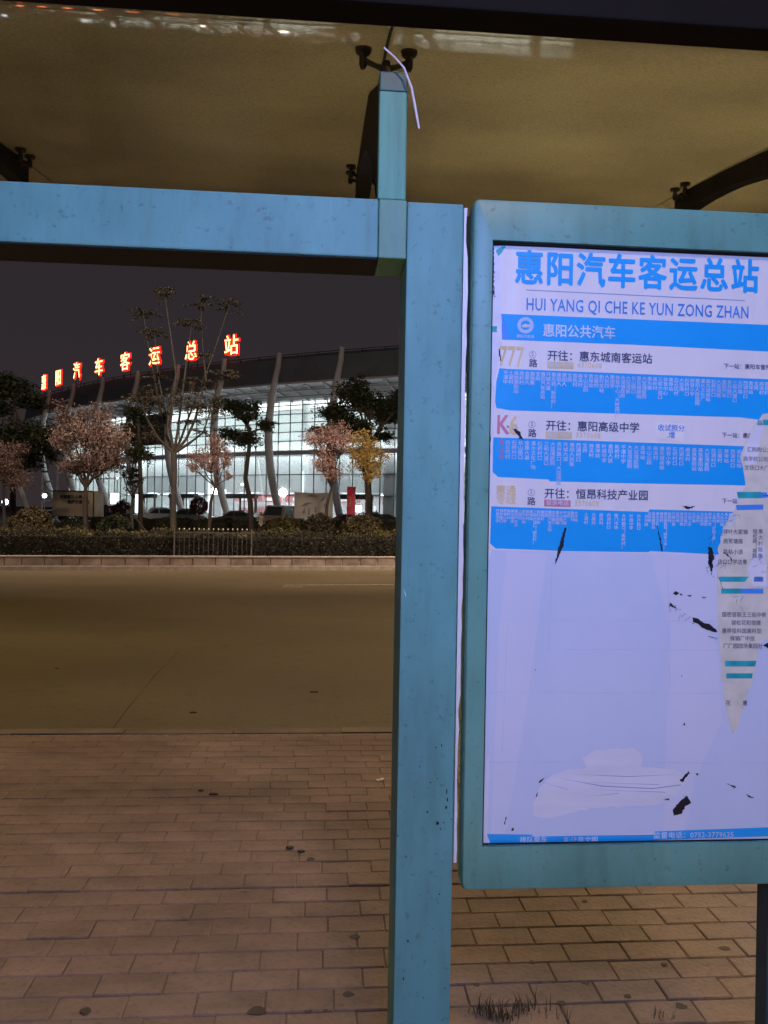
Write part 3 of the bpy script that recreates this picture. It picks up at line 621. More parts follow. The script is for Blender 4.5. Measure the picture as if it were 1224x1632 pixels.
# the old timetable's grid of characters
for (x, y, s) in ((1152, 843, '球叶大家输'), (1152, 858, '商贸塘路'), (1152, 875, '路粘小派'), (1143, 891, '店口口学店景'), (1150, 975, '国密首联王三街中新'), (1165, 988, '骏松花和宿建'), (1150, 1001, '惠移投科国高科型'), (1163, 1013, '择销厂中技'), (1152, 1025, '厂厂园园场集园社'), (1190, 712, '汇购购公大'), (1184, 727, '商学校公司'), (1186, 741, '文场口大厂'), (1156, 1116, '花'), (1183, 1116, '惠')):
    text(s, 8.6*K, TM(x, y, .0015), b6, bold=.0002, sx=.95)
text('短\n松\n路\n（\n城\n路', 8*K, TM(1203, 843, .0015), b6, bold=.0002, align='CENTER', ls=.95); text('集\n大\n村\n路\n集', 8*K, TM(1212, 843, .0015), b6, bold=.0001, align='CENTER', ls=1.2)
# ================================================================ THE STATION
PT0 = Vector((1.1, 69.8)); CUR = {}
def curve(s):                                                      # roof edge line in plan; s runs to the left
    k = round(s, 2)
    if k in CUR: return CUR[k]
    n = max(1, int(abs(s)/.5)); p = PT0.copy(); ds = s/n
    for i in range(n):
        psi = R(22+26*((i+.5)*ds/56)); p += Vector((-math.cos(psi), math.sin(psi)))*ds
    psi = R(22+26*s/56); CUR[k] = (p, Vector((-math.cos(psi), math.sin(psi))), Vector((-math.sin(psi), -math.cos(psi)))); return CUR[k]
def ST(s, v, z):                                                   # v<0 is behind the roof edge
    p, t, n = curve(s); q = p+n*v; return Vector((q.x, q.y, z))
def sweep(mb, prof, s0, s1, step=1.5, closed=True, caps=True):
    n = max(1, int(round((s1-s0)/step))); m = len(prof); k0 = len(mb.v)
    for i in range(n+1):
        s = s0+(s1-s0)*i/n
        for v, z in prof: mb.v.append(tuple(ST(s, v, z)))
    for i in range(n):
        for k in range(m if closed else m-1):
            mb.f.append((k0+i*m+k, k0+i*m+(k+1) % m, k0+(i+1)*m+(k+1) % m, k0+(i+1)*m+k))
    if closed and caps: mb.f.append(tuple(k0+k for k in range(m))); mb.f.append(tuple(k0+n*m+k for k in reversed(range(m))))
st = empty('bus_station', Matrix.Identity(4), 'long curved glass fronted bus station hall lit from inside under a dark roof', 'building')
M_['fascia'] = mat('dark_roof_sheet', (.12, .14, .17), .5, var=.15, scale=.5)
M_['soffit'] = mat('pale_grey_soffit', (.42, .42, .44), .6, var=.1, scale=.6)
M_['mullion'] = mat('dark_grey_mullion', (.06, .065, .07), .5)
M_['grey_steel'] = mat('grey_painted_steel', (.36, .36, .38), .55, var=.1, scale=1.2)
M_['inner_wall'] = mat('white_inner_wall', (.62, .70, .70), .7, scale=.25, base2=(.80, .84, .82))
M_['inner_grey'] = mat('grey_inner_bulkhead', (.50, .56, .58), .6, var=.08, scale=.3)
M_['inner_floor'] = mat('hall_floor', (.45, .45, .44), .25, var=.1)
M_['red'] = mat('red_shop_sign', (.55, .02, .03), .5, emit=(1, .03, .04), estr=.35)
def lamp_mat(name, col, st_): return mat(name, (.8, .8, .8), .5, emit=col, estr=st_)
M_['tube'] = lamp_mat('hall_ceiling_lamp', (1.0, .99, .97), 2.2)
M_['tube_low'] = lamp_mat('shop_and_hidden_strip_lamp', (.95, .98, 1.0), 20.0)
M_['glow'] = lamp_mat('lit_white_panel', (.93, .96, 1.0), 1.6)
M_['shop'] = lamp_mat('shop_lit_ceiling', (.95, .98, 1), .7)
M_['spot'] = lamp_mat('bright_lamp', (1, .98, .95), 14)
M_['coolspot'] = lamp_mat('cool_bright_lamp', (.75, .85, 1.0), 8)
M_['neon'] = lamp_mat('red_neon_tube', (1.0, .42, .16), 5.0)
M_['neonback'] = mat('red_letter_face_and_halo', (.35, .01, .01), .5, emit=(1, .015, .006), estr=1.5)
def pane_mat():
    m = bpy.data.materials.new('station_pane_glass'); m.use_nodes = True; t = m.node_tree; N = t.nodes; L = t.links; N.clear()
    out = N.new('ShaderNodeOutputMaterial'); tr = N.new('ShaderNodeBsdfTransparent'); tr.inputs[0].default_value = (.86, .89, .89, 1)
    g = N.new('ShaderNodeBsdfGlossy'); g.inputs['Roughness'].default_value = .05; d = N.new('ShaderNodeBsdfTranslucent'); d.inputs[0].default_value = (.75, .82, .84, 1)
    a = N.new('ShaderNodeMixShader'); a.inputs[0].default_value = .06; L.new(tr.outputs[0], a.inputs[1]); L.new(g.outputs[0], a.inputs[2])
    oi = N.new('ShaderNodeObjectInfo'); mr = N.new('ShaderNodeMapRange'); mr.inputs[3].default_value = .12; mr.inputs[4].default_value = .30; L.new(oi.outputs['Random'], mr.inputs[0])
    b = N.new('ShaderNodeMixShader'); L.new(mr.outputs[0], b.inputs[0]); L.new(a.outputs[0], b.inputs[1]); L.new(d.outputs[0], b.inputs[2]); L.new(b.outputs[0], out.inputs[0]); return m
M_['pane'] = pane_mat()
GV = -4.2; S0, S1 = -12.0, 62.0
# roof
zs = [(0, 14.35), (0.15, 14.7), (-.35, 16.35), (-1.2, 17.1), (-24, 20.5), (-24, 20.2), (-1.2, 16.6), (-.5, 16.0)]
b = MB(); sweep(b, [(.12, 13.95), (-.25, 16.35), (-1.0, 16.75), (-22, 19.5), (-22, 19.2), (-1.2, 14.6)], S0-20, S1+6, 2); b.build('roof', M_['fascia'], st)
b = MB(); sweep(b, [(.22, 13.75), (.22, 13.94), (-.2, 13.94), (-.2, 13.75)], S0-20, S1+6, 2); b.build('roof_edge', M_['soffit'], st)
b = MB(); sweep(b, [(-.21, 13.78), (-.21, 13.9), (GV-.5, 13.05), (GV-.5, 12.85)], S0-20, S1+6, 2); b.build('soffit', M_['soffit'], st)
s = S0-18
while s < S1+4:
    b = MB(); p = [ST(s, -.15, 13.72), ST(s, GV, 12.80)]; b.tube(p, .13, 6); b.build('soffit_rib', M_['soffit'], st); s += 2.1
for v_, z_ in ((-1.3, 13.3), (-2.7, 12.95)):
    b = MB(); sweep(b, [(v_-.08, z_), (v_+.08, z_), (v_+.08, z_+.16), (v_-.08, z_+.16)], S0-18, S1+4, 2); b.build('soffit_batten', M_['grey_steel'], st)
for s in np.arange(S0-10, S1+4, 2.35):                              # rail posts along the ridge of the fascia
    b = MB(); b.tube([ST(s, -.1, 15.1), ST(s, -.42, 16.75)], .06, 5); b.build('snow_rail_post', M_['mullion'], st)
b = MB()
for i in range(60): pass
sweep(b, [(-.42, 16.72), (-.36, 16.72), (-.36, 16.79), (-.42, 16.79)], S0-18, S1+5, 2); b.build('ridge_rail', M_['mullion'], st)
# curtain wall
rows = [0.0, 3.1, 5.25, 7.25, 7.75, 8.7, 9.65, 10.6, 11.5, 12.4, 12.95]
BW = 1.55; cols = np.arange(S0, S1+.01, BW)
pcount = 0; extra = MB(); panes = []
for i in range(len(cols)-1):
    a_, c_ = cols[i]+.03, cols[i+1]-.03
    for j in range(len(rows)-1):
        if j == 3: continue
        z0, z1 = rows[j]+.03, rows[j+1]-.03
        quad = [ST(a_, GV, z0), ST(c_, GV, z0), ST(c_, GV, z1), ST(a_, GV, z1)]
        back = [ST(a_, GV-.02, z0), ST(c_, GV-.02, z0), ST(c_, GV-.02, z1), ST(a_, GV-.02, z1)]
        px = project(quad[0])[0]
        panes.append((0 <= px <= 640, quad+back))
nvis = 0
for vis_, q in panes:
    fs = [(0, 1, 2, 3), (4, 7, 6, 5), (0, 4, 5, 1), (1, 5, 6, 2), (2, 6, 7, 3), (3, 7, 4, 0)]
    if vis_ and nvis < 300: b = MB(); b.add(q, fs); b.build('pane', M_['pane'], st, fix=False); nvis += 1
    else: extra.add(q, fs)
extra.build('panes', M_['pane'], st, fix=False, kind='stuff')
for s in cols:
    b = MB(); sweep(b, [(GV+.06, .02), (GV+.06, 12.95), (GV-.06, 12.95), (GV-.06, .02)], s-.03, s+.03, .1); b.build('mullion', M_['mullion'], st)
for j, z in enumerate(rows[1:-1]):
    if j in (2, 3): continue
    b = MB(); sweep(b, [(GV+.08, z-.035), (GV+.08, z+.035), (GV-.08, z+.035), (GV-.08, z-.035)], S0, S1, BW); b.build('transom', M_['mullion'], st)
b = MB(); sweep(b, [(GV+.35, 7.28), (GV+.35, 7.72), (GV-.2, 7.72), (GV-.2, 7.28)], S0, S1, BW); b.build('floor_beam', M_['grey_steel'], st)
# door surrounds
for s in (4.2, 18.6, 27.9, 35.6):
    b = MB(); sweep(b, [(GV+.5, 2.75), (GV+.5, 3.2), (GV-.1, 3.2), (GV-.1, 2.75)], s, s+4.65, BW)
    for q in (0, 2.3, 4.6): sweep(b, [(GV+.3, .02), (GV+.3, 2.75), (GV+.1, 2.75), (GV+.1, .02)], s+q, s+q+.12, .12)
    b.build('door_surround', M_['mullion'], st)
# interior
b = MB(); sweep(b, [(GV-.3, -.05), (GV-.3, .0), (-26, 0), (-26, -.05)], S0, S1, 3); b.build('hall_floor', M_['inner_floor'], st)
b = MB(); sweep(b, [(-17, 0), (-17, 14), (-17.3, 14), (-17.3, 0)], S0, S1, 3); b.build('back_wall', M_['inner_wall'], st)
b = MB(); sweep(b, [(GV-.3, 13.0), (GV-.3, 13.1), (-17, 14.4), (-17, 14.3)], S0, S1, 3); b.build('hall_ceiling', M_['inner_wall'], st)
b = MB(); sweep(b, [(-8.2, 3.5), (-8.0, 3.9), (-7.7, 4.7), (-7.5, 5.7), (-7.5, 7.6), (-7.8, 7.6), (-16.9, 6.6), (-16.9, 3.4)], S0, 50, 2); b.build('mezzanine', M_['inner_grey'], st, smooth=True)
for sa in (S0, S1): 
    b = MB(); sweep(b, [(GV-.3, 0), (GV-.3, 13), (-17, 14), (-17, 0)], sa, sa+.3, .3); b.build('end_wall', M_['inner_wall'], st)
for v_, z_ in ((-6.3, 13.02), (-10.5, 13.45), (-14.5, 13.9)):
    for s in np.arange(-10, 54, 6.2):
        b = MB(); sweep(b, [(v_-1.3, z_), (v_+1.3, z_-.2), (v_+1.3, z_-.14), (v_-1.3, z_+.06)], s, s+5.8, 1.5); b.build('ceiling_lamp', M_['tube'], st)
for s in np.arange(-8, 56, 5.2):
    b = MB(); sweep(b, [(-9.8, 3.25), (-9.3, 3.25), (-9.3, 3.32), (-9.8, 3.32)], s, s+3.4, 1.5); b.build('shop_lamp', M_['tube_low'], st)
    b = MB(); sweep(b, [(GV-.75, 7.5), (GV-.35, 7.5), (GV-.35, 7.56), (GV-.75, 7.56)], s, s+4.9, 1.4); b.build('hidden_light_strip', M_['tube_low'], st)  # second strip is hidden behind the floor beam, added to light the bulkhead
# round hall columns
for s, l in ((13.5, 1), (27.4, 1), (-1, 0), (41, 0)):
    b = MB(); p = ST(s, GV-1.6, 0); b.tube([(p.x, p.y, 0), (p.x, p.y, 12.9)], .42, 20); b.build('hall_column', M_['inner_wall'], st, smooth=True)
for s, z0, z1 in ((13.5, .1, 5.6), (27.4, 1, 5.8)):
    b = MB(); p = ST(s-.1, GV-1.1, 0); b.tube([(p.x, p.y, z0), (p.x, p.y, z1)], .13, 10); b.build('lit_column_tube', M_['glow'], st)
# slim raking props in the hall and square pier
for s in (7.2, 19.5): b = MB(); b.tube([ST(s, -6.2, 2.4), ST(s+1.3, -6.6, 7.0)], .09, 8); b.build('raking_prop', M_['inner_wall'], st)
b = MB(); sweep(b, [(GV-1.6, 0), (GV-.6, 0), (GV-.6, 12.9), (GV-1.6, 12.9)], 1.8, 3.4, .8); b.build('pier', M_['grey_steel'], st)
# shop fronts under the mezzanine
for s0, s1 in ((8.2, 12.2), (13.9, 18.4), (19.2, 22.6), (23.2, 26.5)):
    b = MB(); sweep(b, [(-8.6, 2.45), (-8.6, 3.3), (-8.9, 3.3), (-8.9, 2.45)], s0, s1, 1); b.build('shop_sign', M_['red'], st)
    b = MB(); sweep(b, [(-8.55, 2.6), (-8.55, 2.95), (-8.6, 2.95), (-8.6, 2.6)], s0+.5, s1-1.2, 1); b.build('shop_sign_panel', M_['glow'], st)
for s0, w in ((13.2, 1.9), (15.6, 1.2), (18.2, 2.0), (21.1, 1.2), (28.2, 1.8)):
    b = MB(); sweep(b, [(-5.2, 1.15), (-5.2, 1.75), (-5.25, 1.75), (-5.25, 1.15)], s0, s0+w, 1); b.build('red_counter_board', M_['red'], st)
b = MB(); sweep(b, [(-12.5, 0), (-12.5, 3.3), (-12.6, 3.3), (-12.6, 0)], S0, 48, 3); b.build('shop_wall', mat('shop_wall', (.55, .58, .62), .5, scale=.8, base2=(.8, .82, .85)), st)
for s0, z0, w, h in ((6.5, .4, 1.0, 1.8), (14.2, .5, .7, 1.5), (16.3, .4, 1.3, 1.9), (20.2, .3, .9, 2.2), (22.0, .3, 1.2, 1.7), (29.4, .3, 1.3, 2.4), (32.6, .4, 1.0, 2.2), (36.4, .3, 1.4, 2.4)):
    b = MB(); sweep(b, [(-9.0, z0), (-9.0, z0+h), (-9.4, z0+h), (-9.4, z0)], s0, s0+w, 1); b.build('kiosk', random.choice([M_['glow'], M_['inner_wall'], M_['grey_steel'], M_['shop']]), st)
for s0, col in ((1.0, 0), (2.6, 1), (9.5, 1)):
    b = MB(); sweep(b, [(-7.3, 5.9), (-7.3, 6.9), (-7.35, 6.9), (-7.35, 5.9)], s0+4, s0+5.6, 1); b.build('hall_banner', mat('hall_banner_print', ((.45, .65, .45), (.7, .45, .48))[col], .6), st)
for s0 in (9.0, 10.4, 12.2):                                       # round emblems on the bulkhead
    b = MB(); p = ST(s0, -7.3, 5.0); b.tube([p, p+Vector((-.03, -.06, 0))], .32, 16); b.build('round_emblem', M_['grey_steel'], st)
# bright lamps hanging in the hall
for (x, y, s_) in ((341, 783, .36), (451, 785, .44), (386, 772, .14), (395, 791, .25)):
    p = at(x, y, 84 if x < 400 else 80); b = MB(); b.ball(p, s_, 12, 8); b.build('hall_flood_lamp', M_['spot'], st, smooth=True)
# dark video screen behind glass on the left
b = MB(); sweep(b, [(GV+.35, 9.0), (GV+.45, 12.6), (GV+.15, 12.6), (GV+.05, 9.0)], 33.0, 41.5, 1.7); b.build('dark_screen', mat('dark_screen', (.02, .018, .018), .4), st)
# bowed columns
M_['bow'] = mat('pale_column_paint', (.58, .58, .60), .55, var=.08, scale=1.0)
def bow(s):
    b = MB(); pts = []; rr = []
    for i in range(15):
        t = i/14; z = -.1+t*17.0
        v = -2.2+1.8*math.sin(math.pi*min(1, t*1.05))+(2.3*t)
        pts.append(ST(s-.9*t*t, v, z)); rr.append(.34+.10*math.sin(math.pi*t)-.08*t)
    b.tube(pts, rr, 10); return b.build('bowed_column', M_['bow'], st, smooth=True)
for s in (-9.2, -1.0, 6.6, 13.6, 20.6, 27.4, 34.3, 41.5, 49.0, 57): bow(s)
# roof letters, each standing on the ridge
letters = list('惠阳汽车客运总站'); lx = [73, 96, 125, 160, 203, 250, 307, 373]
def s_at_px(x):
    best = min((abs(project(ST(s, -.4, 17.5))[0]-x), s) for s in np.arange(0, 64, .25)); return best[1]
LET = []; LL = dict(zip(letters, ['leftmost and narrowest glowing red character on the station roof', 'second glowing red roof character from the left, a narrow upright box shape', 'glowing red roof character right above the crown of the pinkish brown blossom tree', 'fourth glowing red roof character from the left, a cross shaped vertical one', 'glowing red roof character with a small hat and box, left of the tall sparse tree', 'glowing red roof character behind the left stems of the tall sparse tree', 'glowing red roof character between the upper stems of the tall sparse tree, second from right', 'largest glowing red roof character, rightmost of the row']))
for c, x in zip(letters, lx):
    s = s_at_px(x); p, t, n = curve(round(s, 2)); base = ST(s, -.3, 17.15)
    # letter plane: along -t (reads left to right for the viewer), facing n
    Mx = Matrix(((-t.x, 0, n.x, base.x), (-t.y, 0, n.y, base.y), (0, 1, 0, base.z), (0, 0, 0, 1)))
    ro = empty('roof_letter', Matrix.Identity(4), None, 'sign letter', 'glowing red letters along the station roof')
    ro['label'] = LL[c]
    face = MB(); tube_ = MB()
    text(c, 2.15, Mx @ Matrix.Translation((0, 1.8, .05)), face, off=.11, sx=.92, align='CENTER', ext=.08, res=1)  # red face widened so that it also stands for the glow halo
    text(c, 2.15, Mx @ Matrix.Translation((0, 1.8, .20)), tube_, sx=.92, align='CENTER', ext=.02, res=1)
    fr = MB()
    for k in (-.7, .7): fr.tube([Mx @ Vector((k, -.1, -.1)), Mx @ Vector((k, -2.4, -.1))], .04, 5)
    fr.tube([Mx @ Vector((-1.0, -2.05, -.1)), Mx @ Vector((1.0, -2.05, -.1))], .05, 5)
    fr.build('letter_stand', M_['mullion'], ro)
    LET.append((ro, face, tube_))
flush_text()
for nm, mb, m in PRINTS: mb.build(nm, M_[m], poster, fix=False)
EMS = empty
for ro, face, tube_ in LET:
    # lift so the letter stands above the ridge
    zmin = min(v[2] for v in face.v); dz = 17.2-zmin
    for mb in (face, tube_): mb.v = [(v[0], v[1], v[2]+dz) for v in mb.v]
    for ch_ in ro.children: ch_.location.z = dz
    face.build('letter_face', M_['neonback'], ro, fix=False); tube_.build('letter_tube', M_['neon'], ro, fix=False)
# ================================================================ IN FRONT OF THE STATION
# long cream board and other boards
def small_text(body, size, M, m, parent, name='lettering', **k):
    mb = MB(); text(body, size, M, mb, **k); flush_text(); return mb.build(name, m, parent, fix=False)
def facing(p, yaw=0): return Matrix.Translation(p) @ Matrix.Rotation(yaw, 4, 'Z')
M_['cream'] = mat('cream_stained_panel', (.42, .35, .25), .6, scale=1.2, base2=(.56, .48, .35), bump=.2, bscale=10)
M_['cloth'] = mat('grey_white_hoarding_cloth', (.50, .48, .45), .7, scale=.9, base2=(.66, .64, .60), bump=.4, bscale=3)
M_['blackpaint'] = mat('black_paint', (.02, .02, .02), .5)
Y = 56; p0 = at(83, 829, Y); p1 = at(150, 829, Y); w = p1.x-p0.x; h = at(83, 780, Y).z-p0.z
bb = empty('box_trailer', Matrix.Translation((p0.x, Y, p0.z-.05)), 'cream box trailer with two rows of black characters beside the pink blossom tree', 'trailer')
b = MB(); b.box(0, w, 0, 1.9, .35, h); b.build('box_body', M_['cream'], bb, bevel=.03)
b = MB(); b.box(w-.10, w-.02, -.03, -.002, .35, h-.05); b.box(0, w-.11, -.03, -.002, h-.09, h-.02); b.build('corner_trim', M_['blackpaint'], bb)
for xx in (.7, w-.8):
    b = MB(); b.tube([(xx, .1, .3), (xx, .35, .3)], .33, 16); b.build('wheel', M_['rubber_and_shade'], bb, smooth=True)
b = MB(); b.box(.5, w-.5, .1, 1.7, .28, .36); b.build('chassis', M_['blackpaint'], bb)
Mt = Matrix.Translation((.55, -.012, h-.32)) @ Matrix.Rotation(math.pi/2, 4, 'X')
small_text('积极献礼山美，', .30, Mt, M_['blackpaint'], bb, bold=.012, sx=.9)
small_text('维护交通平安', .30, Mt @ Matrix.Translation((.55, -.36, 0)), M_['blackpaint'], bb, bold=.012, sx=.9)
Y = 58; p0 = at(469, 826, Y); p1 = at(529, 826, Y); w = p1.x-p0.x; h = at(469, 784, Y).z-p0.z
hb = empty('hoarding', Matrix.Translation((p0.x, Y, p0.z)), 'whitish cloth hoarding with a faded ink drawing beside the dark van', 'hoarding')
b = MB(); nn = 14; vs = []; 
for i in range(nn+1):
    for j in range(6):
        vs.append((w*i/nn, .05*math.sin(i*1.7+j*.6)+.03*math.sin(j*2.1), h*j/5-.05*math.sin(math.pi*i/nn)*(j == 5)))
fs = [(i*6+j, (i+1)*6+j, (i+1)*6+j+1, i*6+j+1) for i in range(nn) for j in range(5)]
k = len(vs); vs += [(v[0], v[1]+.04, v[2]) for v in vs]; fs += [tuple(k+q for q in reversed(f)) for f in fs]
b.add(vs, fs); b.build('cloth', M_['cloth'], hb, smooth=True, fix=False)
b = MB(); 
for i in range(5): b.tube([(w*i/4, .12, -.6), (w*i/4, .12, h)], .035, 6)
b.build('hoarding_posts', M_['grey_steel'], hb)
M_['inkfaint'] = mat('faint_ink', (.16, .17, .20), .7, scale=3, base2=(.38, .38, .42))
b = MB()
for poly in ([(.5, .9), (.75, 1.15), (1.1, 1.25), (1.3, 1.2), (1.0, 1.05), (.8, .98)], [(.95, 1.72), (1.1, 1.82), (1.5, 1.78), (1.75, 1.70), (1.5, 1.66), (1.2, 1.7)], [(1.9, 1.4), (2.2, 1.7), (2.3, 1.75), (2.15, 1.5), (1.95, 1.32)], [(2.1, .9), (2.2, 1.2), (2.25, 1.15), (2.2, .9)], [(.6, .4), (.7, .8), (.76, .8), (.74, .4)], [(1.0, .3), (1.05, .75), (1.12, .75), (1.1, .3)], [(1.5, .5), (1.52, .9), (1.58, .9), (1.6, .5)]):
    b.prism([(p[0]*w/2.75, p[1]*h/2.0) for p in poly], -.12, -.10, lambda p, h_: (p[0], h_, p[1]))
b.build('ink_drawing', M_['inkfaint'], hb)
Y = 62; p0 = at(553, 820, Y); p1 = at(565.5, 820, Y); w = p1.x-p0.x; h = at(553, 776, Y).z-p0.z
rb = empty('banner_stand', Matrix.Translation((p0.x, Y, p0.z)), 'tall narrow red banner with pale vertical characters before the glass hall', 'banner')
b = MB(); b.box(0, w, 0, .06, 0, h); b.build('banner_panel', mat('red_banner_print_glow', (.50, .03, .06), .5, scale=.5, base2=(.42, .03, .05), emit=(.7, .03, .06), estr=.18), rb)  # faint glow put into the printed panel
b = MB(); b.tube([(0, .03, -1), (0, .03, h)], .03, 6); b.tube([(w, .03, -1), (w, .03, h)], .03, 6); b.tube([(0, .03, h), (w, .03, h)], .03, 6); b.build('banner_frame', M_['inner_wall'], rb)
small_text('惠州\n绿色\n出行', .16, Matrix.Translation((.36, -.012, h-.22)) @ Matrix.Rotation(math.pi/2, 4, 'X'), M_['inner_wall'], rb, ls=1.0)
small_text('文\n明\n车\n站', .22, Matrix.Translation((.10, -.012, h-.75)) @ Matrix.Rotation(math.pi/2, 4, 'X'), M_['ink_tan'], rb, ls=1.0, bold=.006)

# cars
M_['carglass'] = mat('car_glass', (.03, .04, .045), .08, spec=.8)
M_['headlight'] = mat('car_lamp_glass', (.7, .7, .7), .2)
M_['tyre'] = mat('tyre', (.015, .015, .015), .8)
def car(name, M, m, label, L=4.5, Wd=1.8, H=1.47, van=False, group='cars parked before the station'):
    c = empty(name, M, label, 'car' if not van else 'van', group)
    hw = Wd/2
    if van: side = [(-L/2, .3), (-L/2, 1.05), (-L/2+.1, 1.15), (-L/2+.25, H-.06), (-L/2+.45, H), (L/2-.9, H), (L/2-.7, H-.05), (L/2-.25, 1.1), (L/2-.02, .98), (L/2, .3)]
    else: side = [(-L/2, .32), (-L/2-.02, .75), (-L/2+.08, .95), (-L/2+.55, 1.0), (-L/2+1.05, H-.12), (-L/2+1.45, H), (L/2-1.95, H), (L/2-1.25, .98), (L/2-.25, .80), (L/2, .66), (L/2+.02, .35)]
    n = len(side); vs = []; 
    for sgn, in ((-1,), (1,)):
        for inset, _ in ((0, 0),):
            for (x, z) in side:
                k = 1 if z < 1.0 else 1-.16*(z-1.0)/(H-1.0)
                vs.append((x, sgn*hw*k, z))
    tri = tessellate_polygon([[Vector((p[0], p[1], 0)) for p in side]])
    fs = [tuple(t) for t in tri]+[tuple(n+i for i in reversed(t)) for t in tri]+[(i, (i+1) % n, n+(i+1) % n, n+i) for i in range(n)]
    b = MB(); b.add(vs, fs); b.build('body', m, c, bevel=.05, smooth=True)
    def sidewin(x0, x1, xt0, xt1):
        for sg in (-1, 1):
            b = MB(); zz0, zz1 = 1.0, H-.12; k1 = 1-.16*(zz1-1)/(H-1)
            q = [(x0, sg*(hw+.006), zz0), (x1, sg*(hw+.006), zz0), (xt1, sg*(hw*k1+.006), zz1), (xt0, sg*(hw*k1+.006), zz1)]
            b.add(q+[(a, bb_-sg*.02, c_) for a, bb_, c_ in q], [(0, 1, 2, 3), (4, 7, 6, 5), (0, 4, 5, 1), (1, 5, 6, 2), (2, 6, 7, 3), (3, 7, 4, 0)]); b.build('side_window', M_['carglass'], c)
    if van: sidewin(-L/2+.5, -.1, -.1-L/2+.65, -.15); sidewin(.05, L/2-.5, .1, L/2-.95)
    else: sidewin(-L/2+.85, -.15, -L/2+1.2, -.15); sidewin(-.05, L/2-1.4, -.05, L/2-2.0)
    def plate(xa, za, xb, zb, wa, wb, nm, mm, o=.012):
        b = MB(); d = Vector((zb-za, 0, xa-xb)).normalized()*o; d = d if d.z > 0 else -d
        q = [Vector((xa, -wa, za)), Vector((xa, wa, za)), Vector((xb, wb, zb)), Vector((xb, -wb, zb))]
        b.add([v+d for v in q]+[v-d for v in q], [(0, 1, 2, 3), (4, 7, 6, 5), (0, 4, 5, 1), (1, 5, 6, 2), (2, 6, 7, 3), (3, 7, 4, 0)]); b.build(nm, mm, c)
    if van: plate(L/2-.28, 1.14, L/2-.68, H-.08, hw*.85, hw*.75, 'windscreen', M_['carglass']); plate(-L/2+.12, 1.2, -L/2+.25, H-.12, hw*.8, hw*.72, 'rear_window', M_['carglass'])
    else: plate(L/2-1.33, 1.02, L/2-1.88, H-.05, hw*.88, hw*.76, 'windscreen', M_['carglass']); plate(-L/2+.62, 1.03, -L/2+1.0, H-.14, hw*.86, hw*.76, 'rear_window', M_['carglass'])
    for sg in (-1, 1):
        b = MB(); b.ball((L/2-.12, sg*(hw-.28), .68), .14, 8, 5, (.7, 1.3, .6)); b.build('headlight', M_['headlight'], c, smooth=True)
        b = MB(); b.ball((-L/2+.05, sg*(hw-.25), .82), .13, 8, 5, (.6, 1.3, .8)); b.build('tail_light', M_['red'] if False else mat('tail_lamp', (.3, .01, .01), .3) if 'tail' not in M_ else M_['tail'], c, smooth=True)
        for xx in (-L/2+.85, L/2-.85):
            b = MB(); b.tube([(xx, sg*(hw-.2), .32), (xx, sg*(hw+.01), .32)], .32, 18); w_ = b.build('wheel', M_['tyre'], c, smooth=True)
            b = MB(); b.tube([(xx, sg*(hw+.011), .32), (xx, sg*(hw+.02), .32)], .19, 12); b.build('rim', M_['grey_steel'], w_)
    b = MB(); b.box(L/2+.01, L/2+.03, -.25, .25, .42, .54); b.build('number_plate', M_['inner_wall'], c)
    return c
M_['tail'] = mat('tail_lamp', (.3, .01, .01), .3)
M_['car_black'] = mat('black_car_paint', (.03, .035, .04), .2, coat=.5)
M_['car_dark'] = mat('dark_grey_car_paint', (.11, .12, .13), .22, coat=.5)
M_['car_green'] = mat('grey_green_car_paint', (.17, .23, .21), .22, coat=.5)
M_['car_silver'] = mat('silver_car_paint', (.45, .47, .48), .25, metal=.1, coat=.5)
M_['van_brown'] = mat('brown_van_paint', (.26, .20, .16), .35, coat=.3)
def place(px, Y, yaw, z=-.1): q = at(px, 800, Y); return Matrix.Translation((q.x, Y, z)) @ Matrix.Rotation(R(yaw), 4, 'Z')
car('parked_car', place(180, 76, -40, .05), M_['car_black'], 'black tall car parked beside the cream box trailer', H=1.68)
car('parked_car', place(250, 74, 205, .05), M_['car_silver'], 'silver car with dark roof right of the lit white column', H=1.52)
car('parked_car', place(311, 70, -25, .02), M_['car_green'], 'grey green saloon parked left of the round dark topiary', H=1.48)
car('parked_car', place(380, 66, 160, -.02), M_['car_dark'], 'low dark saloon parked behind the person in the pale jacket', H=1.45)
car('parked_van', place(452, 64, 250, -.02), M_['van_brown'], 'brown van with large windows left of the cloth hoarding', L=4.3, H=1.92, van=True)
car('parked_car', place(604, 66, 185, -.1), M_['car_black'], 'black car behind the shrubs near the shelter post', H=1.42)
car('parked_car', place(548, 69, 180, -.1), mat('dark_red_car_paint', (.16, .01, .02), .25, coat=.4), 'dark red car low behind the hedge beside the red banner', H=1.36)

# scooter and street lamps with glowing heads (the bright points at the left)
def street_lamp(px, py, Y, label, m=None, r=.16):
    p = at(px, py, Y); g = empty('street_lamp', Matrix.Translation((p.x, Y, -.1)), label, 'lamp')
    H = p.z+.1
    b = MB(); b.tube([(0, 0, 0), (0, 0, H-r)], [.06, .04], 8); b.build('pole', M_['grey_steel'], g)
    b = MB(); b.ball((0, 0, H), r, 12, 8); b.build('lamp_globe', m or M_['coolspot'], g, smooth=True)
    b = MB(); b.tube([(0, 0, H+r*.9), (0, 0, H+r*1.2)], [r*.8, r*.2], 10); b.build('lamp_cap', M_['grey_steel'], g)
street_lamp(8, 800, 55, 'glowing cool white globe lamp low at the far left', r=.22)
street_lamp(71, 790, 70, 'glowing lamp left of the cream box trailer', r=.20)
street_lamp(187, 762, 72, 'small warm lamp above the black tall car', M_['spot'], r=.07)
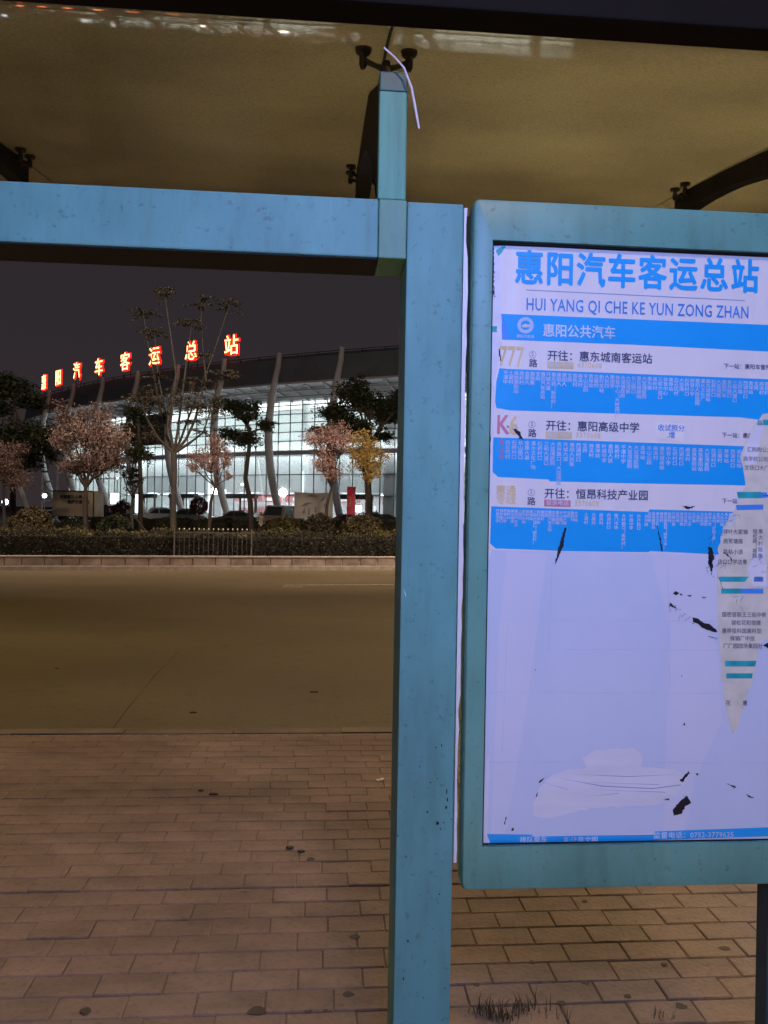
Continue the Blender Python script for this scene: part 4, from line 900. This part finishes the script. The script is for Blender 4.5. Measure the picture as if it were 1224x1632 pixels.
# light boxes
for (x0, x1, y0, y1, Y, lab) in ((215.5, 223, 788, 817, 70, 'slim bright white light box standing behind the leaning shrub stems'), (176, 190, 786, 803, 78, 'square bright white light box above the black tall car'), (565, 577, 806, 816, 66, 'small bright shop sign right of the red banner')):
    p0 = at(x0, y1, Y); p1 = at(x1, y0, Y); g = empty('light_box', Matrix.Translation((p0.x, Y, p0.z)), lab, 'light box')
    w, h = p1.x-p0.x, p1.z-p0.z
    b = MB(); b.box(0, w, 0, .2, 0, h); b.build('lit_panel', lamp_mat('light_box_panel', (.9, .95, 1), 2.6), g)
    b = MB(); b.box(-.03, 0, -.01, .21, -p0.z-.1, h); b.box(w, w+.03, -.01, .21, -p0.z-.1, h); b.box(-.03, w+.03, -.01, .21, h, h+.03); b.build('box_frame', M_['mullion'], g)
# pale lattice gate tower left of the trailer
p0 = at(66, 830, 72); p1 = at(90, 830, 72)
tw = empty('lattice_frame', Matrix.Translation((p0.x, 72, -.1)), 'pale steel lattice frame left of the cream box trailer', 'frame')
w = p1.x-p0.x; H = at(78, 735, 72).z
b = MB()
for xx in (0, w): b.tube([(xx, 0, 0), (xx, 0, H)], .11, 6)
for k in range(6): b.tube([(0, 0, H-.9*k), (w, 0, H-.9*k)], .08, 6)
b.tube([(0, 0, 1.5), (-1.4, 0, 0)], .12, 6); b.build('lattice', M_['grey_steel'], tw)

# the person in a pale jacket
def person():
    Y = 45; p = at(416, 816, Y); z0 = -.12
    hgt = p.z+.0-z0
    g = empty('person', Matrix.Translation((p.x, Y, z0)) @ Matrix.Rotation(R(20), 4, 'Z') @ Matrix.Scale(hgt/1.66, 4), 'person in a pale cream jacket with dark hair standing behind the median plants', 'person')
    pts = {'pel': (0, 0, .90), 'bel': (0, 0, 1.05), 'che': (0, .01, 1.27), 'nek': (0, 0, 1.42), 'hea': (0, -.02, 1.50), 'top': (0, -.02, 1.60),
           'ls': (-.17, 0, 1.36), 'le': (-.23, -.02, 1.10), 'lh': (-.12, -.20, 1.14), 'rs': (.17, 0, 1.36), 're': (.23, .02, 1.10), 'rh': (.20, -.12, .90),
           'lp': (-.09, 0, .86), 'lk': (-.10, -.02, .47), 'la': (-.10, .02, .08), 'lt': (-.10, -.14, .04), 'rp': (.09, 0, .86), 'rk': (.10, -.02, .47), 'ra': (.10, .02, .08), 'rt': (.10, -.14, .04)}
    rad = {'pel': .15, 'bel': .14, 'che': .16, 'nek': .055, 'hea': .085, 'top': .08, 'ls': .065, 'le': .05, 'lh': .04, 'rs': .065, 're': .05, 'rh': .04, 'lp': .09, 'lk': .06, 'la': .042, 'lt': .035, 'rp': .09, 'rk': .06, 'ra': .042, 'rt': .035}
    ed = [('pel', 'bel'), ('bel', 'che'), ('che', 'nek'), ('nek', 'hea'), ('hea', 'top'), ('che', 'ls'), ('ls', 'le'), ('le', 'lh'), ('che', 'rs'), ('rs', 're'), ('re', 'rh'), ('pel', 'lp'), ('lp', 'lk'), ('lk', 'la'), ('la', 'lt'), ('pel', 'rp'), ('rp', 'rk'), ('rk', 'ra'), ('ra', 'rt')]
    ks = list(pts); me = bpy.data.meshes.new('body'); me.from_pydata([pts[k] for k in ks], [(ks.index(a), ks.index(c)) for a, c in ed], [])
    o = bpy.data.objects.new('body', me); COL.objects.link(o); o.parent = g
    sk = o.modifiers.new('skin', 'SKIN'); 
    for i, k in enumerate(ks): me.skin_vertices[0].data[i].radius = (rad[k], rad[k]); me.skin_vertices[0].data[i].use_root = (k == 'pel')
    o.modifiers.new('sub', 'SUBSURF').levels = 1; o.modifiers['sub'].render_levels = 1
    me.materials.append(mat('jacket_cream_cloth', (.88, .80, .68), .8))
    b = MB(); b.ball((0, .0, 1.53), .105, 10, 8, (1, 1.05, 1.15)); b.build('hair', M_['blackpaint'], g, smooth=True)
    b = MB(); b.ball((-.02, -.055, 1.51), .078, 10, 8, (.9, 1, 1.15)); b.ball((-.02, -.135, 1.505), .014, 6, 4); b.build('face', mat('skin', (.45, .28, .2), .6), g, smooth=True)
    b = MB(); b.tube([(-.1, 0, .88), (-.10, -.02, .47), (-.1, .02, .1)], [.10, .075, .06], 8); b.tube([(.1, 0, .88), (.10, -.02, .47), (.1, .02, .1)], [.10, .075, .06], 8); b.build('trousers', mat('dark_trousers', (.03, .03, .04), .8), g, smooth=True)
person()

# ================================================================ PLANTS
def leafm(name, a, c, isl=.45, tr=.3):
    m = mat(name, a, .6, scale=.5, base2=c, island=isl); t = m.node_tree; N = t.nodes; L = t.links; b = N['Principled BSDF']; out = N['Material Output']
    tl = N.new('ShaderNodeBsdfTranslucent'); L.new(b.inputs['Base Color'].links[0].from_socket, tl.inputs[0]); mx = N.new('ShaderNodeMixShader'); mx.inputs[0].default_value = tr
    L.new(b.outputs[0], mx.inputs[1]); L.new(tl.outputs[0], mx.inputs[2]); L.new(mx.outputs[0], out.inputs[0]); return m
M_['l_dark'] = leafm('dark_evergreen_leaf', (.016, .024, .012), (.035, .045, .02))
M_['l_hedge'] = leafm('clipped_hedge_leaf', (.016, .016, .012), (.035, .035, .022))
M_['l_cover'] = leafm('yellow_green_leaf', (.03, .03, .012), (.12, .10, .03))
M_['l_bush'] = leafm('olive_bush_leaf', (.045, .036, .018), (.10, .08, .036))
M_['l_bush2'] = leafm('olive_hedge_leaf', (.025, .024, .012), (.06, .05, .022))
M_['l_pink'] = leafm('dusty_pink_blossom', (.36, .22, .19), (.60, .42, .39), .55)
M_['l_pinkd'] = leafm('brownish_pink_blossom', (.13, .085, .07), (.44, .32, .285), .6)
M_['l_yellow'] = leafm('yellow_blossom', (.55, .38, .10), (.66, .50, .20), .35)
M_['l_rust'] = leafm('dark_red_leaf', (.035, .012, .012), (.07, .022, .02))
M_['l_sparse'] = leafm('dry_olive_leaf', (.028, .024, .014), (.06, .05, .028))
M_['bark'] = mat('dark_bark', (.045, .035, .03), .85, var=.3, scale=6, bump=.6, bscale=20)
M_['bark_pale'] = mat('pale_brown_bark', (.032, .027, .023), .85, var=.3, scale=6, bump=.6, bscale=20)
def boxleaves(n, x0, x1, y0, y1, z0, z1, rough=.06, shell=.7):
    p = np.empty((n, 3)); p[:, 0] = rng.uniform(x0, x1, n); p[:, 1] = rng.uniform(y0, y1, n); p[:, 2] = rng.uniform(z0, z1, n)
    f = rng.random(n); top = f < .45; fr = (f >= .45) & (f < .45+shell*.5)
    und = .05*np.sin(p[:, 0]*1.7)+.04*np.sin(p[:, 0]*4.3+1)+.03*np.sin(p[:, 0]*9.1)
    p[top, 2] = z1+rng.normal(0, rough, top.sum()); p[fr, 1] = y0+rng.normal(0, rough, fr.sum()); p[:, 2] += und*(p[:, 2]-z0)/(z1-z0)
    return p
# front clipped hedge in the kerb's frame
hd = empty('hedge', KM, 'long dark clipped hedge right behind the stone median kerb', 'hedge')
leafmesh('foliage', boxleaves(52000, -22, Lk+9, .50, 1.4, .26, .93, .03), .030, M_['l_hedge'], hd, kind='stuff')
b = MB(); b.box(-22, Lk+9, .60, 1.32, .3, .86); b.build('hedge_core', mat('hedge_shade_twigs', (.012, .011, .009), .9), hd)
# low yellow green planting behind the hedge
gc = leafmesh('ground_cover', boxleaves(26000, -20, Lk+9, 1.5, 6.5, .28, .86, .05, .3), .05, M_['l_cover'], None, kind='stuff'); gc.matrix_world = KM
hb2 = empty('hedge', Matrix.Translation((0, 50, -.1)), 'olive green back hedge running in front of the parked cars', 'hedge')
leafmesh('foliage', boxleaves(26000, at(140, 820, 50).x, at(760, 820, 50).x, 0, 1.3, 0, .92, .03), .05, M_['l_bush2'], hb2, kind='stuff')
b = MB(); b.box(at(140, 820, 50).x+.1, at(760, 820, 50).x, .15, 1.2, 0, .86); b.build('hedge_core', M_['l_dark'], hb2)
def bush(px, py0, py1, w, Y, m, label, n=2600, size=.05, name='shrub', tw=10):
    top = at(px, py0, Y); bot = at(px, py1, Y); W_ = w*Y/F; H = top.z-bot.z+.35; c = Vector((top.x, Y, bot.z-.35))
    g = empty(name, Matrix.Translation(c), label, 'shrub')
    u = rng.normal(size=(n, 3)); u /= np.linalg.norm(u, axis=1)[:, None]; u[:, 2] = np.abs(u[:, 2]); r = rng.uniform(.55, 1.05, n)**.5
    lump = 1+.13*np.sin(u[:, 0]*7+u[:, 1]*5)*np.sin(u[:, 2]*6+1)
    p = u*(r*lump)[:, None]*np.array([W_/2, W_/2*.8, H])
    leafmesh('foliage', p, size, m, g, kind='stuff')
    b = MB()
    for k in range(tw): a = rng.uniform(0, 6.3); b.tube([(0, 0, 0), (math.cos(a)*W_*.2, math.sin(a)*W_*.2, H*.5), (math.cos(a)*W_*.38, math.sin(a)*W_*.3, H*.8)], [.02, .012, .006], 4)
    b.build('stems', M_['bark'], g)
bush(50, 809, 838, 74, 27, M_['l_bush'], 'rounded olive brown shrub at the far left behind the dark hedge', 5200, .045)
bush(183, 820, 838, 58, 30, M_['l_dark'], 'low dark shrub between the blossom tree and the leaning stems', 2600)
bush(115, 824, 838, 60, 36, M_['l_dark'], 'very low dark shrub under the cream box trailer', 1800)
bush(508, 819, 838, 56, 32, M_['l_sparse'], 'brownish loose shrub under the pink blossom tree', 2600)
bush(576, 819, 838, 70, 31, M_['l_bush'], 'olive green shrub in front of the black car', 3200)
bush(452, 823, 840, 60, 33, M_['l_cover'], 'low yellow green shrub in front of the brown van', 2200)
bush(195, 797, 815, 34, 66, M_['l_rust'], 'dark red clipped mound beside the black tall car', 1800, .07)
bush(598, 815, 828, 24, 52, M_['l_dark'], 'small dark shrub beside the evergreen trunk near the post', 900, .06)
# round topiary on a stem
p = at(317, 806, 50); tp = empty('topiary', Matrix.Translation((p.x, 50, -.1)), 'round dark red topiary ball on a thin stem', 'topiary')
u = rng.normal(size=(1800, 3)); u /= np.linalg.norm(u, axis=1)[:, None]; leafmesh('crown', u*rng.uniform(.75, 1.05, 1800)[:, None]*.56+np.array([0, 0, p.z+.1]), .06, M_['l_rust'], tp)
b = MB(); b.tube([(0, 0, -.2), (0, 0, p.z)], .04, 6); b.build('trunk', M_['bark'], tp)

def tree(label, base, Y, trunk, blobs, leaf, n, size, bark='bark', r0=.11, per=3.0, name='tree', flatl=0.0, spread=.24, tips=9, zb=.2, extra=()):
    """trunk: picture points; blobs: (px,py,rx,ry) crown lobes in picture units; built as a real tree round depth Y"""
    k = Y/F; pts = [at(x, y, Y) for x, y in trunk]; b0 = at(trunk[0][0], trunk[0][1], Y); pts[0] = Vector((b0.x, Y, zb-.1))
    org = pts[0].copy(); g = empty(name, Matrix.Translation(org), label, 'tree')
    b = MB(); n_ = len(pts); b.tube([p-org for p in pts], [r0*(1-.45*i/(n_-1)) for i in range(n_)], 9)
    fork = pts[-1]; allp = []
    area_ = sum(rx*ry for _, _, rx, ry in blobs)
    q = random.Random(hash(label) % 1000 if False else sum(map(ord, label)))
    for (px, py, rx, ry) in blobs:
        c = at(px, py, Y); c.y += q.uniform(-.5, .5)*rx*k; nt_ = max(3, int(tips*(rx*ry/area_)*len(blobs))); 
        hub = fork.lerp(c, .55)+Vector((q.uniform(-.1, .1), q.uniform(-.1, .1), -.05))
        b.tube([v-org for v in (fork, fork.lerp(hub, .5)+Vector((q.uniform(-.12, .12), q.uniform(-.12, .12), q.uniform(-.05, .1))), hub)], [r0*.42, r0*.33, r0*.25], 6)
        for t in range(nt_):
            while True:
                d = Vector((q.uniform(-1, 1), q.uniform(-1, 1), q.uniform(-1, 1)))
                if d.length < 1: break
            tip = c+Vector((d.x*rx*k, d.y*max(rx, ry)*k, d.z*ry*k)); mid = hub.lerp(tip, .5)+Vector((q.uniform(-.15, .15), q.uniform(-.15, .15), q.uniform(-.1, .18)))*min(1, rx*k)
            b.tube([hub-org, mid-org, tip-org], [r0*.22, r0*.13, r0*.05], 5)
            for m_ in range(2):
                s0 = mid.lerp(tip, q.uniform(0, .6)); e = s0+Vector((q.gauss(0, 1), q.gauss(0, 1), q.gauss(.2, .8))).normalized()*rx*k*.3
                b.tube([s0-org, e-org], [r0*.09, r0*.03], 4); allp.append((e, rx*k))
            allp.append((tip, rx*k)); allp.append((mid.lerp(tip, .6), rx*k))
    b.build('trunk', M_[bark], g, smooth=True)
    P_ = np.array([tuple(p-org) for p, _ in allp]); RR = np.array([r for _, r in allp])
    idx = rng.integers(0, len(P_), n); pos = P_[idx]+rng.normal(size=(n, 3))*(RR[idx]*spread)[:, None]*np.array([1, 1, .75 if not flatl else .38])
    leafmesh('crown', pos, size, M_[leaf], g, flat=flatl)
    return g
tree('pinkish brown blossom tree with a forked dark trunk in front of the cream box trailer', 0, 32, [(138, 838), (136, 805), (137, 778)],
     [(95, 690, 26, 22), (130, 672, 30, 24), (165, 690, 30, 26), (195, 700, 24, 26), (145, 730, 40, 26), (110, 740, 22, 18), (180, 735, 28, 18), (100, 650, 20, 14), (165, 655, 22, 14)], 'l_pinkd', 15000, .048, r0=.13, tips=18, spread=.22)
tree('dark layered evergreen tree at the left edge with a tall thin trunk', 0, 38, [(22, 838), (20, 760), (22, 700), (24, 655)],
     [(20, 615, 40, 14), (50, 640, 26, 12), (-5, 650, 26, 14), (45, 700, 44, 20), (0, 710, 30, 22), (60, 725, 24, 14), (20, 740, 36, 16)], 'l_dark', 15000, .085, r0=.15, flatl=.5, tips=14)
tree('dull pink blossom tree cut by the left edge of the view', 0, 34, [(8, 838), (6, 800), (6, 775)], [(8, 740, 28, 26), (40, 765, 24, 14), (-20, 720, 20, 20), (25, 712, 22, 12)], 'l_pinkd', 5200, .045, r0=.09, tips=10)
tree('thin dark evergreen tree right of the blossom tree with small leaf clusters', 0, 40, [(224, 836), (224, 780), (223, 720), (220, 670)],
     [(218, 660, 20, 14), (238, 690, 16, 18), (204, 690, 14, 20), (222, 730, 20, 16), (212, 770, 12, 12)], 'l_dark', 4200, .075, r0=.14, tips=9, flatl=.3, bark='bark')
tree('bare multi stemmed young tree with leaning stems beside the lit white light box', 0, 34, [(212, 838), (210, 810), (211, 792)], [(190, 735, 12, 26), (205, 755, 10, 20), (226, 750, 10, 18), (208, 775, 12, 8)], 'l_sparse', 500, .045, r0=.08, tips=5, bark='bark_pale')
tree('small evergreen tree with flat leaf layers in front of the glass hall centre', 0, 44, [(401, 836), (399, 800), (391, 762), (397, 715), (398, 690)],
     [(370, 640, 28, 12), (395, 662, 22, 10), (360, 690, 18, 12), (428, 678, 16, 10), (385, 700, 34, 10), (400, 645, 20, 8)], 'l_dark', 7000, .075, r0=.17, flatl=.55, tips=12)
tree('pale pink blossom tree in front of the red lit shops', 0, 36, [(333, 836), (336, 800), (343, 775)],
     [(312, 720, 18, 12), (345, 705, 20, 14), (332, 735, 28, 16), (362, 725, 14, 14), (350, 692, 10, 8), (305, 740, 12, 10), (368, 755, 8, 6)], 'l_pink', 3600, .045, r0=.09, tips=9)
tree('bright pink blossom tree with slender forked trunk beside the cloth hoarding', 0, 34, [(517, 838), (521, 805), (528, 778)],
     [(500, 690, 18, 12), (525, 682, 22, 14), (545, 695, 18, 14), (522, 715, 22, 18), (530, 745, 18, 16), (510, 735, 12, 14), (548, 675, 12, 8)], 'l_pink', 6400, .045, r0=.09, tips=12)
tree('yellow blossom tree right of the bright pink one', 0, 36, [(582, 838), (584, 800), (582, 770)],
     [(572, 695, 20, 14), (590, 712, 20, 18), (575, 735, 22, 16), (600, 740, 14, 14), (612, 720, 9, 10), (563, 715, 12, 12), (592, 758, 14, 10)], 'l_yellow', 6400, .045, r0=.07, tips=12)
tree('large dark evergreen tree with a broad flat crown near the shelter post', 0, 44, [(589, 838), (588, 790), (586, 740), (590, 705)],
     [(560, 622, 30, 14), (535, 655, 30, 16), (590, 640, 30, 18), (620, 655, 24, 18), (560, 680, 36, 14), (510, 690, 18, 16), (610, 690, 20, 10), (570, 605, 16, 8), (640, 640, 20, 20)], 'l_dark', 19000, .08, r0=.2, flatl=.5, tips=15)
# the tall sparse tree with a pale trunk: rising stems that end in drooping leaf sprays
def tall_tree():
    Y = 27; k = Y/F
    P3 = lambda x, y, dy=0: at(x, y, Y)+Vector((0, dy, 0))
    base = P3(277, 838); base.z = .1; g = empty('tree', Matrix.Translation(base), 'tall sparse young tree with pale trunk and long upright stems before the glass hall', 'tree')
    b = MB(); rel = lambda v: v-base
    b.tube([rel(base), rel(P3(276, 800)), rel(P3(278, 760)), rel(P3(277, 722))], [.125, .10, .095, .11], 10)
    fork = P3(277, 722)
    stems = [([(277, 722), (262, 690), (250, 640), (232, 560), (220, 490)], .3), ([(277, 722), (272, 680), (285, 600), (278, 540), (270, 470)], -.4), ([(277, 722), (283, 690), (290, 620), (298, 560), (303, 510)], .2),
             ([(277, 722), (294, 700), (308, 670), (322, 600), (315, 560), (312, 465)], .5), ([(277, 722), (300, 708), (325, 690), (343, 640), (360, 596)], -.2), ([(277, 722), (257, 700), (242, 670), (236, 640)], -.5),
             ([(277, 722), (285, 700), (305, 640), (330, 560), (360, 470)], .6), ([(277, 722), (266, 700), (262, 660), (250, 600), (245, 525)], .1)]
    leaves = []
    q = random.Random(5)
    for pts, dy in stems:
        n = len(pts); vv = [P3(x+q.uniform(-2, 2), y, dy*i/(n-1)*1.6) for i, (x, y) in enumerate(pts)]; vv[0] = fork
        b.tube([rel(v) for v in vv], [.06*(1-.85*i/(n-1)) for i in range(n)], 6)
        for node in [vv[-1], vv[-1].lerp(vv[-2], .12)]+([vv[-2]] if q.random() < .3 else [])+[vv[2]]*(q.random() < .6):
            for f in range(7):
                a = q.uniform(0, 6.28); L_ = q.uniform(.28, .62); tipz = q.uniform(-.16, .16)
                e = node+Vector((math.cos(a)*L_, math.sin(a)*L_, tipz)); md = node.lerp(e, .5)+Vector((0, 0, .06))
                b.tube([rel(node), rel(md), rel(e)], [.010, .007, .004], 4)
                for t in np.linspace(.25, 1.05, 11):
                    w_ = node*(1-t)**2+md*2*t*(1-t)+e*t*t
                    for s in (-1, 1): leaves.append(tuple(rel(w_)+Vector((-math.sin(a)*s*.05, math.cos(a)*s*.05, q.uniform(-.03, .01)))))
    # denser dry foliage round the lower crown
    for (px, py, rx, ry, n) in ((300, 640, 34, 16, 650), (255, 628, 26, 14, 500), (330, 655, 26, 14, 450), (245, 690, 18, 12, 260), (225, 640, 12, 8, 160), (310, 610, 22, 10, 220), (355, 600, 10, 8, 160)):
        c = P3(px, py)
        for i in range(n//22):
            cc = c+Vector((q.gauss(0, .5)*rx*k, q.gauss(0, .5)*rx*k, q.gauss(0, .5)*ry*k)); a = q.uniform(0, 6.28)
            b.tube([rel(fork.lerp(cc, .8)), rel(cc)], [.008, .004], 3)
            for j in range(22):
                t = j/21*.55; leaves.append(tuple(rel(cc)+Vector((math.cos(a)*t+q.gauss(0, .05), math.sin(a)*t+q.gauss(0, .05), -.12*t+q.gauss(0, .03)))))
    b.build('trunk', M_['bark_pale'], g, smooth=True)
    leafmesh('crown', np.array(leaves), .055, M_['l_sparse'], g, flat=.4, aspect=.35)
tall_tree()
# leaning pale poles staking the young tree
for k, (x0, y0, x1, y1) in enumerate(((30, 770, 44, 812), (205, 812, 226, 838), (95, 700, 94, 770))):
    Y = 50 if k == 0 else 33; a = at(x0, y0, Y); c = at(x1, y1, Y)
    if k == 2: continue
    b = MB(); b.tube([a, a.lerp(c, .5), c+(c-a)*.3], .03 if k else .16, 6); o = b.build('leaning_pole', M_['grey_steel'] if k == 0 else M_['bark_pale'], None)
    tag(o, ('thick pale grey leaning pole behind the left shrub', 'thin stake leaning at the foot of the multi stemmed young tree')[k], 'pole')

# railing in front of the hedge
f0, f1 = (G(278, 884, .25)-KA).dot(kd), (G(398, 884, .25)-KA).dot(kd)
fe = empty('railing', KM, 'short thin grey metal railing in front of the dark hedge', 'railing')
M_['rail'] = mat('dull_grey_rail', (.13, .12, .12), .5, metal=.2)
for x in (f0, f1): b = MB(); b.box(x-.02, x+.02, .44, .48, .25, 1.12); b.build('post', M_['rail'], fe)
for z in (.36, 1.0): b = MB(); b.box(f0+.02, f1-.02, .45, .47, z, z+.02); b.build('rail', M_['rail'], fe)
n = int((f1-f0)/.125)
tipm = mat('pale_finial', (.75, .72, .68), .4)
for i in range(1, n):
    x = f0+(f1-f0)*i/n; b = MB(); b.tube([(x, .46, .29), (x, .46, 1.09)], .006, 6); o = b.build('bar', M_['rail'], fe)
    b = MB(); b.ball((x, .46, 1.11), .018, 6, 4, (1, 1, 1.4)); b.build('finial', tipm, o)

# litter and weeds
p = G(605, 1244, 0); b = MB()
outl = [(-.022, -.006), (-.010, .006), (-.002, .001), (.008, .012), (.024, .010), (.020, -.006), (.006, -.004), (-.006, -.012)]
b.prism(outl, .002, .006, lambda q, h_: (p.x+q[0], p.y+q[1]*2.2, h_+.004*abs(q[0]*30)))
tag(b.build('paper_scrap', mat('white_litter', (.7, .66, .6), .6)), 'small crumpled white paper scrap on the brown paving left of the post', 'litter')
b = MB(); q = random.Random(3)
for (x, y, s_) in ((500, 1103, .05), (308, 1136, .03), (340, 1267, .025), (320, 1261, .015), (90, 1066, .015), (462, 1352, .02), (480, 1358, .02)):
    p = G(x, y, -.12 if y < 1165 else 0); b.prism([(math.cos(a)*s_*q.uniform(.7, 1.2), math.sin(a)*s_*q.uniform(.3, .7)) for a in np.linspace(0, 5.6, 7)], .002, .008, lambda r, h_: (p.x+r[0], p.y+r[1], p.z+h_))
b.build('fallen_leaves', M_['bark'], None, kind='stuff')
blades = []; b = MB()
for (x, y, n, sp) in ((775, 1616, 60, .05), (790, 1622, 34, .04), (830, 1612, 60, .06), (812, 1626, 34, .05), (1055, 1624, 10, .04), (905, 1626, 8, .02)):
    c = G(x, y, 0)
    for i in range(n):
        r0 = Vector((c.x+q.gauss(0, sp*.6), c.y+q.gauss(0, sp*.25), -.005)); a = q.uniform(0, 6.28); h = q.uniform(.015, .06); l = q.uniform(.005, .035); w = q.uniform(.0012, .0025)
        sd = Vector((-math.sin(a), math.cos(a), 0))*w; m1 = r0+Vector((math.cos(a)*l*.4, math.sin(a)*l*.4, h*.65)); t1 = r0+Vector((math.cos(a)*l, math.sin(a)*l, h))
        b.add([r0-sd, r0+sd, m1+sd*.7, m1-sd*.7, t1], [(0, 1, 2, 3), (3, 2, 4)])
b.build('weeds', leafm('dry_weed', (.07, .055, .035), (.15, .12, .08)), None, fix=False, kind='stuff')
b = MB()
for (x, y, s_) in ((1155, 1512, .02), (760, 1570, .012), (1000, 1588, .014), (932, 1437, .012), (848, 1534, .012), (933, 1566, .014), (1058, 1537, .012), (895, 1599, .016), (1085, 1604, .02), (565, 1494, .018), (555, 1585, .018), (410, 1612, .03), (490, 1612, .012), (518, 1610, .01), (136, 1612, .02), (495, 1370, .02)):
    p = G(x, y, 0); b.prism([(math.cos(a)*s_*q.uniform(.7, 1.2), math.sin(a)*s_*q.uniform(.6, 1.0)) for a in np.linspace(0, 5.7, 9)], .0012, .0022, lambda r, h_: (p.x+r[0], p.y+r[1], h_))
b.build('gum_stains', mat('dark_gum_stain', (.05, .038, .03), .7), None, kind='stuff')
